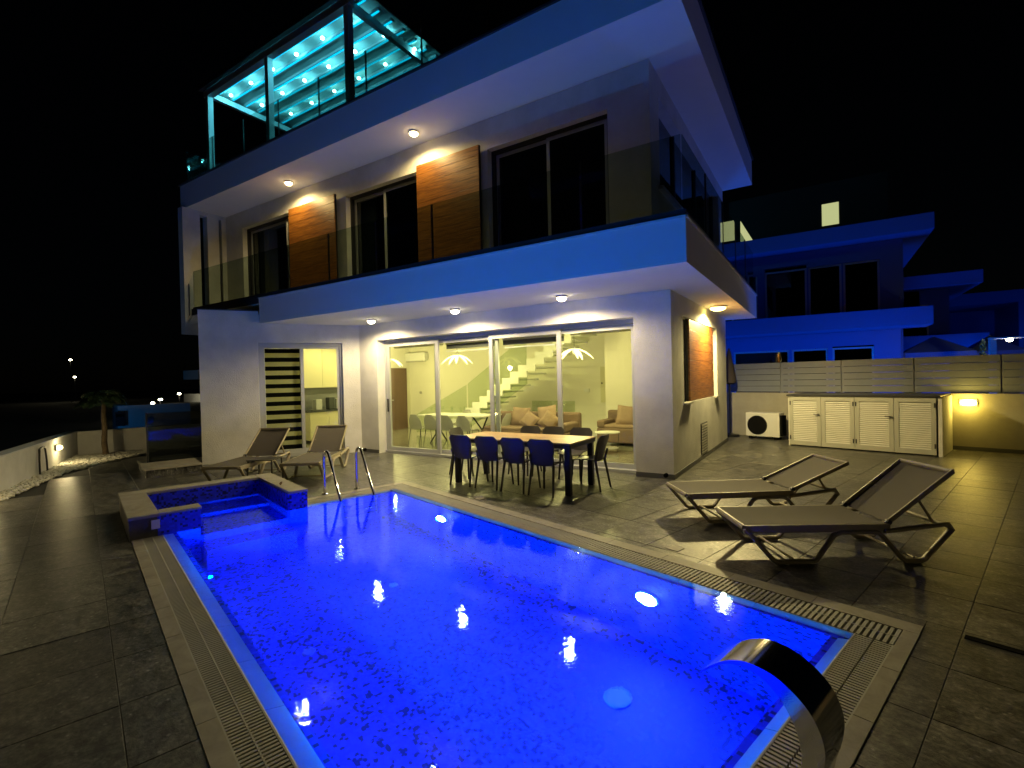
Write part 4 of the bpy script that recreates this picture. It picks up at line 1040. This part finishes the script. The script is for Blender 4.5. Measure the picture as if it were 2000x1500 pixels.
# wall lamp
def wall_lamp(name, lab, loc, rot, power, col, s=1.0, mat='lamp_side'):
    t = thing(name, lab, 'lamp', loc, rot)
    MB().box(-.13 * s, .13 * s, -.02, 0, -.07 * s, .07 * s).build('backplate', 'white_plastic', t)
    m = MB(); 
    n = 16
    for (r, y) in ((1.0, -.02), (.95, -.05), (.6, -.08), (.1, -.09)):
        for j in range(n):
            a = 2 * pi * j / n; m.v.append((cos(a) * .125 * s * r, y, sin(a) * .062 * s * r))
    for k in range(3):
        for j in range(n): m.f.append((k * n + j, k * n + (j + 1) % n, (k + 1) * n + (j + 1) % n, (k + 1) * n + j))
    m.f.append(tuple(3 * n + j for j in range(n))); m.build('diffuser', mat, t, smooth=True)
    light('lamp_glow', (0, -.16, 0), power, col, .05, parent=t)
wall_lamp('wall_lamp', 'oval yellow lit wall lamp on the cream wall right of the louvred cupboard', P2H(-1.22, 13.298, .96), -D, 14, (1.0, .70, .10))
wall_lamp('wall_lamp', 'oval yellow lit wall lamp on the side boundary wall to the right of the camera', P2H(5.79, 2.5, 1.0), -D - pi / 2, 16, (1.0, .80, .40))
# outdoor AC unit
a = thing('air_conditioner_unit', 'white outdoor air conditioner with round black fan left of the louvred cupboard', 'air conditioner', P2H(-4.93, 12.68, 0), -D)
box('case', 'white_plastic', -.40, .40, 0, .32, .07, .66, a, bevel=.012)
MB().lathe([(.235, -.012), (.24, -.004), (.24, 0.0)], 30, c=(-.12, 0, .35), axis='y').build('fan_grille', 'black', a, smooth=True)
for r in (.07, .12, .17, .22): MB().sweep([(-.12 + cos(t_ * pi / 12) * r, -.016, .35 + sin(t_ * pi / 12) * r) for t_ in range(25)], .003, 4, cap=False).build('grille_ring', 'dark_metal', a)
box('side_cover', 'black', .401, .45, .03, .3, .1, .6, a)
for x in (-.3, .3): box('foot', 'black', x - .04, x + .04, .02, .3, 0.001, .069, a)
# furled parasol
um = thing('furled_parasol', 'furled dark parasol standing in the corner behind the house edge', 'parasol', P2H(-5.80, 12.85), -D)
MB().sweep([(0, 0, 0), (0, 0, 2.3)], .02, 8).build('pole', 'dark_metal', um, smooth=True)
MB().lathe([(.10, 1.38), (.16, 1.42), (.15, 1.6), (.10, 1.9), (.05, 2.2), (.015, 2.32)], 14).build('canopy', 'fabric_dark', um, smooth=True)
MB().lathe([(.22, 0.001), (.22, .05), (.05, .08)], 16).build('base', 'dark_metal', um, smooth=True)
for k, (x, y, lab) in enumerate(((-2.12, 7.79, 'at the foot of the front right pillar'), (-9.12, 7.79, 'at the wall foot left of the glass doors'))):
    o = MB().lathe([(.035, 0), (.035, -.05), (.015, -.055)], 14, axis='y').build('garden_tap', 'black', loc=(x, y, .07), smooth=True); tag(o, 'small round black outlet ' + lab, 'outlet')

# ================================================================== LEFT SIDE
Lw0 = Vector((-11.24, -.98)); Lw1 = Vector((-16.11, -.07)); ld = (Lw0 - Lw1).normalized(); la = math.atan2(ld.y, ld.x)
lw = thing('low_garden_wall', 'long low white garden wall along the pebble strip', 'wall', P2H(Lw1.x, Lw1.y), -D + la)
LL = 11.0
box('wall', 'stucco', -.2, LL, -.2, 0, -.05, .585, lw); box('coping', 'far_wall', -.21, LL, -.22, .012, .586, .61, lw)
bw2 = thing('garden_end_wall', 'low cream wall behind the palm tree', 'wall', P2H(-16.1, -.05), -D)
box('wall', 'stucco', -.2, 0, 0, 7.2, -.05, .60, bw2); box('pier', 'far_wall', 0.001, .04, 0.68, .86, -.05, .598, bw2)
wall_lamp('wall_lamp', 'small yellow lit lamp on the low white garden wall near the hose', P2H(-14.35, -.375, .40), -D + la + pi, 9, (1.0, .82, .40), .8, 'lamp_warm')
hs = thing('garden_hose', 'black hose looped over and hanging down the low garden wall', 'hose', P2H(-13.15, -.60), -D + la)
MB().sweep([(-.38, .03, .0), (-.36, .025, .25), (-.31, .02, .47), (-.25, .02, .52), (-.05, .02, .53), (.05, .02, .5), (.08, .02, .3), (.10, .03, .02)], .016, 8, up=(0, 1, 0)).build('tube', 'rubber', hs, smooth=True)
MB().sweep([(-.38, .03, .012), (-.9, .05, .012), (-1.6, .04, .012)], .016, 8).build('trailing_tube', 'rubber', hs, smooth=True)
wall_lamp('wall_lamp', 'small yellow lit lamp on the low white garden wall, nearest the camera', P2H(-10.1, -1.165, .40), -D + la + pi, 4, (1.0, .82, .40), .8, 'lamp_warm')
# pebbles
base = bpy.data.meshes.new('pebbles')
vs, fs = [], []
import bmesh
bm = bmesh.new(); bmesh.ops.create_icosphere(bm, subdivisions=1, radius=1); ico_v = [v_.co.copy() for v_ in bm.verts]; ico_f = [tuple(v_.index for v_ in f.verts) for f in bm.faces]; bm.free()
rnd = random.Random(3)
def bed_ok(u, v_):
    w = -0.98 + (-u - 11.24) / 4.87 * 0.91
    if v_ < w + .01 or u < -16.05: return False
    top = w + .12 if u > -9.4 else (w + .12 + min(.35, (-9.4 - u) * .07))
    if u < -13.0: top = max(top, min(1.45, (-13.0 - u) * .55 + w + .3))
    return v_ < top
cnt = 0
while cnt < 4200:
    u = rnd.uniform(-16.0, -8.6); v_ = rnd.uniform(-1.5, 1.5)
    if not bed_ok(u, v_): continue
    r = rnd.uniform(.018, .042); i = len(vs); rot = rnd.uniform(0, 6.3)
    z = rnd.uniform(-.005, .03)
    for c in ico_v:
        x, y = c.x * r * 1.25, c.y * r * .85
        vs.append((u + x * cos(rot) - y * sin(rot), v_ + x * sin(rot) + y * cos(rot), z + c.z * r * .7))
    fs += [tuple(i + q for q in f) for f in ico_f]; cnt += 1
base.from_pydata(vs, [], fs); base.materials.append(MAT['pebble']); base.polygons.foreach_set('use_smooth', [True] * len(base.polygons))
po = bpy.data.objects.new('pebbles', base); COL.objects.link(po); po.rotation_euler.z = -D; po['kind'] = 'stuff'; po['label'] = 'strip of small white pebbles along the low garden wall'; po['category'] = 'pebbles'
# platform with glass
pf = thing('doorstep_platform', 'raised stone doorstep beside the kitchen wall with a glass screen on it', 'step', P2H(-12.5, .85), -D)
box('riser', 'patio_tile', 0.03, 1.47, .03, .9, 0, .135, pf); box('top_slab', 'travertine', 0, 1.5, 0, .9, .136, .17, pf, bevel=.004)
gs = thing('glass_screen', 'dark tinted glass screen standing on the stone doorstep', 'railing', P2H(-11.95, 1.0, .171), -D)
box('glass_panel', 'dark_glass', -.006, .006, 0, .9, 0, .97, gs); box('post', 'dark_metal', -.015, .015, -.03, -.002, 0, .98, gs)
# palm
pm = thing('palm_tree', 'small palm tree with a thin trunk standing in the white pebbles', 'tree', P2H(-15.55, .45, -.02))
path = [(0.02 * sin(k * .9), .01 * cos(k), k * .1) for k in range(16)]
MB().sweep(path, .048, 10, taper=[1.25 - .3 * k / 15 + (.08 if k % 2 else 0) for k in range(16)]).build('trunk', 'palm_trunk', pm, smooth=True)
for k in range(22):
    a = k * 2.399; L = rnd.uniform(.42, .62); el = rnd.uniform(.15, 1.15); m = MB(); pts = []
    for j in range(9):
        t_ = j / 8; r_ = L * t_ * cos(el * .8); z = 1.5 + L * t_ * sin(el) - L * .75 * t_ ** 2.2
        pts.append(Vector((cos(a) * r_, sin(a) * r_, z)))
    m.sweep(pts, .008, 4, taper=[1 - .08 * j for j in range(9)])
    side = Vector((-sin(a), cos(a), 0))
    for j in range(2, 25):
        t_ = j / 25; f = t_ * 8; q = pts[int(f)].lerp(pts[min(8, int(f) + 1)], f - int(f)); dd = (pts[min(8, int(f) + 1)] - pts[int(f)]).normalized()
        ll = .22 * sin(pi * min(1, t_ * .9 + .12)) + .04
        for s_ in (-1, 1):
            tip = q + side * s_ * ll * .8 + dd * ll * .5 + Vector((0, 0, -ll * rnd.uniform(.15, .5))); w_ = dd * .016
            i = len(m.v); m.v += [tuple(q - w_), tuple(q + w_), tuple((q + tip) / 2 + w_ + Vector((0, 0, .02))), tuple(tip), tuple((q + tip) / 2 - w_ + Vector((0, 0, .02)))]
            m.f.append((i, i + 1, i + 2, i + 3, i + 4))
    m.build('frond', 'palm_leaf', pm)
# far left: neighbour plot wall with mailbox, street lamps, far building
nb = thing('blue_lit_gate_wall', 'short white gate wall lit blue, beyond the palm tree', 'wall', P2H(-19.5, 1.2, 0), -D)
box('wall', 'far_wall', -.2, 0, -.3, 1.6, -.05, 1.1, nb); box('side_wall', 'far_wall', -3.5, -.201, -.3, -.1, -.05, 1.1, nb)
mbx = thing('mailbox', 'small dark red mailbox fixed to the blue lit gate wall', 'mailbox', P2H(-19.49, .95, .72), -D); box('case', 'mailbox', 0, .08, -.12, .12, -.25, .2, mbx); box('flap', 'black', .081, .09, -.1, .1, .05, .12, mbx)
light('gate_blue_light', P2H(-17.6, -.6, .35), 22, (.02, .35, 1.0), .1)
def dirpoint(du, dz, v_): return Vector((du * v_, v_, CAM_H + dz * v_))
for k, (du, dz, v_, lab) in enumerate(((-3.66, .17, 22, 'distant lit street lamp in the dark, highest one on the left'), (-3.60, .07, 24, 'distant lit street lamp just below the highest one'), (-2.35, -.03, 24, 'distant lit street lamp seen above the glass screen'),
                                (-2.61, -.072, 11, 'low lit globe lamp above the blue lit gate wall'), (-2.53, -.055, 11.5, 'low lit globe lamp right of the blue lit gate wall'))):
    p = dirpoint(du, dz, v_); t = thing('street_lamp', lab, 'street lamp', (p.x, p.y, -.05), group='distant street lamps')
    r = .16 if k < 3 else .09
    MB().sweep([(0, 0, 0), (0, 0, p.z + .05 - r * .5)], .04, 8).build('pole', 'dark_metal', t)
    MB().lathe([(r * .3, p.z + .05 - r * .6), (r * .8, p.z + .05 - r * .4), (r, p.z + .05), (r * .6, p.z + .05 + r * .5)], 12).build('lamp_head', 'street_glow', t, smooth=True)
    if k < 3: light('lamp_glow', (0, 0, p.z - .3), 60, (1, .85, .5), .1, parent=t)
    else: light('lamp_glow', (0, 0, p.z - .25), 3, (1, .85, .5), .08, parent=t)
rd = MB().quad((-95, 14, -.052), (-28, 9, -.052), (-27, 13, -.052), (-95, 22, -.052)).build('road', 'asphalt', kind='structure')
fb = thing('street_wall', 'long low pale wall along the street in the dark', 'wall', (-60, 26, -.05)); box('wall', 'far_wall', 0, 22, 0, .2, 0, .9, fb)
gp_ = thing('gate_pillar', 'pale gate pillar with a white beam on top behind the glass screen', 'pillar', (-17.3, 7.85, 0))
box('pillar', 'far_wall', .45, .65, 0, .3, -.05, 1.88, gp_); box('beam', 'white_paint', -.35, .65, -.2, .3, 1.881, 2.17, gp_)

# ================================================================== NEIGHBOURS
def nbox(par, O, name, mat, x0, x1, y0, y1, z0, z1): return MB().box(x0 - O[0], x1 - O[0], y0 - O[1], y1 - O[1], z0, z1).build(name, mat, par)
def nwin(par, O, x0, x1, y, z0, z1, glassm='dark_glass'):
    m = bars(MB(), x0, x1, y - .03, y + .03, z0, z1, .06); m.v = [(a_ - O[0], b2 - O[1], c) for a_, b2, c in m.v]
    w_ = m.build('window', 'aluminium', par); m2 = MB().box(x0 + .06 - O[0], x1 - .06 - O[0], y - .005 - O[1], y + .005 - O[1], z0 + .06, z1 - .06); m2.build('pane', glassm, w_); return w_
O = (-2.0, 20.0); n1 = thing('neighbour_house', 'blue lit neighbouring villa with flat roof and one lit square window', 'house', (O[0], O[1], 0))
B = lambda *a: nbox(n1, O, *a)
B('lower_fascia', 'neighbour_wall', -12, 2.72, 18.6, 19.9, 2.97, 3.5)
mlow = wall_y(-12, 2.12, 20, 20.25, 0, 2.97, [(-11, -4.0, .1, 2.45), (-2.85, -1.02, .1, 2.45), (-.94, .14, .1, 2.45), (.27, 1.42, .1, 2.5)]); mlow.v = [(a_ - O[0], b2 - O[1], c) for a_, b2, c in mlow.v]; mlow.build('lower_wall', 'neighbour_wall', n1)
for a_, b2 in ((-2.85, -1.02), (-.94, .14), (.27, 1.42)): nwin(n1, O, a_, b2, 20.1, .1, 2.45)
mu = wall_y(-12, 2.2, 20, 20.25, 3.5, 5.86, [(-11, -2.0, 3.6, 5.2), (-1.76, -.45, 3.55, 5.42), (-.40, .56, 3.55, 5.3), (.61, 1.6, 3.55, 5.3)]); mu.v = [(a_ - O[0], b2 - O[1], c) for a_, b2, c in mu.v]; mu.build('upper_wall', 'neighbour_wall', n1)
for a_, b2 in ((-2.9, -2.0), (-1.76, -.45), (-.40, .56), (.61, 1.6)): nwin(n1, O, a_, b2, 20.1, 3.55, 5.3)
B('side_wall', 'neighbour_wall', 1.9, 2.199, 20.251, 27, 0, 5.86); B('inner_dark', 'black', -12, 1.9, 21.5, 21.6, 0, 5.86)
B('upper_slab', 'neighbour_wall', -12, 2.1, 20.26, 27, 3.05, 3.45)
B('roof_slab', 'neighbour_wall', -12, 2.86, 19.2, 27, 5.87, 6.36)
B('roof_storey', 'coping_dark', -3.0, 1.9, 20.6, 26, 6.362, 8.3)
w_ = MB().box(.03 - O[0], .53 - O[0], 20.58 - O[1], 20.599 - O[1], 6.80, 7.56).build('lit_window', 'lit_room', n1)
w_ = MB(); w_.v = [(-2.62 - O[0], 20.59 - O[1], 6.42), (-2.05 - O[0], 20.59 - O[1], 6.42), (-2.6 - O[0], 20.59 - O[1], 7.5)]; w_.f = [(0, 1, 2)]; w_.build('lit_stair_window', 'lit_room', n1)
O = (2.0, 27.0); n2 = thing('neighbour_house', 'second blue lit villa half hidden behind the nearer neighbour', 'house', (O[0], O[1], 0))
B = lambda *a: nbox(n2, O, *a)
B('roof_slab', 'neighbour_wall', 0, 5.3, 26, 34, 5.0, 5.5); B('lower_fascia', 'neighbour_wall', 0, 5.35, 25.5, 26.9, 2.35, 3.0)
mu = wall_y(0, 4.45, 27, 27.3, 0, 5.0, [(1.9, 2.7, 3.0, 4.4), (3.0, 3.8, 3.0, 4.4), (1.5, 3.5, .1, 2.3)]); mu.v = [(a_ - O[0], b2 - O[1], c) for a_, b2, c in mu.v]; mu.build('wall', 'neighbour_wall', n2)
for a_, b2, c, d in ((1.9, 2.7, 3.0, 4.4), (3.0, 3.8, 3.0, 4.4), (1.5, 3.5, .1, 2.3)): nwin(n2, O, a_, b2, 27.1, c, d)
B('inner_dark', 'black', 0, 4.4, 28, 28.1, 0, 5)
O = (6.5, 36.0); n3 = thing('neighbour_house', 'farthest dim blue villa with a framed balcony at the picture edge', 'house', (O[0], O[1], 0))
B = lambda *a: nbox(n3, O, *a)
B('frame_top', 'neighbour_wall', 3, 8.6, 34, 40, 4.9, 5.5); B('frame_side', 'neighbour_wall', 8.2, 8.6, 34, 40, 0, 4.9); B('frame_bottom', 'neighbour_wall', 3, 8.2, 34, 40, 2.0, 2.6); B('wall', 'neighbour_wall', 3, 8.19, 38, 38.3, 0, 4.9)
# light thrown up by the neighbours' pools (their underwater lamps)
NBL = (0.0, 0.12, 1.0)
light('neighbour_pool_light', (1.5, 16.8, .25), 480, NBL, .3)
light('neighbour_pool_light', (-3.5, 17.0, .25), 230, NBL, .3)
light('neighbour_pool_light', (5.5, 24.5, .3), 330, NBL, .3)
light('neighbour_pool_light', (10.5, 31, .3), 110, NBL, .3)
# neighbour parasols
for k, (x, y, w2, lab) in enumerate(((3.15, 21.6, .9, 'pale square parasol lit blue in the neighbouring garden'), (4.75, 22.6, .7, 'bright blue lit square parasol farther right in the neighbouring garden'))):
    t = thing('garden_parasol', lab, 'parasol', (x, y, 0), group='open parasols in the neighbouring garden')
    MB().sweep([(0, 0, 0), (0, 0, 2.75)], .03, 8).build('pole', 'white_paint', t)
    m = MB(); m.v = [(-w2, -w2, 2.2), (w2, -w2, 2.2), (w2, w2, 2.2), (-w2, w2, 2.2), (0, 0, 2.75), (-w2, -w2, 1.98), (w2, -w2, 1.98), (w2, w2, 1.98), (-w2, w2, 1.98)]
    m.f = [(0, 1, 4), (1, 2, 4), (2, 3, 4), (3, 0, 4), (5, 6, 1, 0), (6, 7, 2, 1), (7, 8, 3, 2), (8, 5, 0, 3)]; m.build('canopy', 'neighbour_wall', t)
tc_ = thing('cypress', 'slim dark conical tree in the neighbouring garden', 'tree', (3.93, 19.4, 0))
MB().sweep([(0, 0, 0), (0, 0, .4)], .05, 8).build('trunk', 'palm_trunk', tc_)
m = MB()
for k in range(900):
    z = .3 + 2.15 * rnd.random() ; rr = .2 * (1 - ((z - .3) / 2.2)) ** .6; a_ = rnd.uniform(0, 6.28); r_ = rr * rnd.random() ** .4; c = Vector((cos(a_) * r_, sin(a_) * r_, z)); e1 = Vector((rnd.uniform(-1, 1), rnd.uniform(-1, 1), 1)).normalized() * .06; e2 = e1.cross(Vector((rnd.uniform(-1, 1), rnd.uniform(-1, 1), .2))).normalized() * .02
    i = len(m.v); m.v += [tuple(c - e2), tuple(c + e2), tuple(c + e1)]; m.f.append((i, i + 1, i + 2))
m.build('crown', 'palm_leaf', tc_)
ll_ = thing('garden_lamp', 'bright garden lamp on a short pale pillar beyond the fence at the right', 'lamp', (4.25, 18.6, 0))
box('pillar', 'white_paint', -.36, -.22, -.07, .07, 0, 2.42, ll_); box('arm', 'white_paint', -.36, .35, -.1, .1, 2.44, 2.48, ll_); MB().lathe([(.02, 2.35), (.07, 2.38), (.07, 2.43)], 12, c=(.05, 0, 0)).build('bulb', 'street_glow', ll_)
light('lamp_glow', (.02, 0, 2.2), 14, (1, .85, .4), .05, parent=ll_)

# the refracted beams of the pool lamps fall on the house, the low wall and the gate wall
def receive(o):
    o.cycles.is_caustics_receiver = True
    for c in o.children: receive(c)
for o in (house, lw, bw2, nb): receive(o)
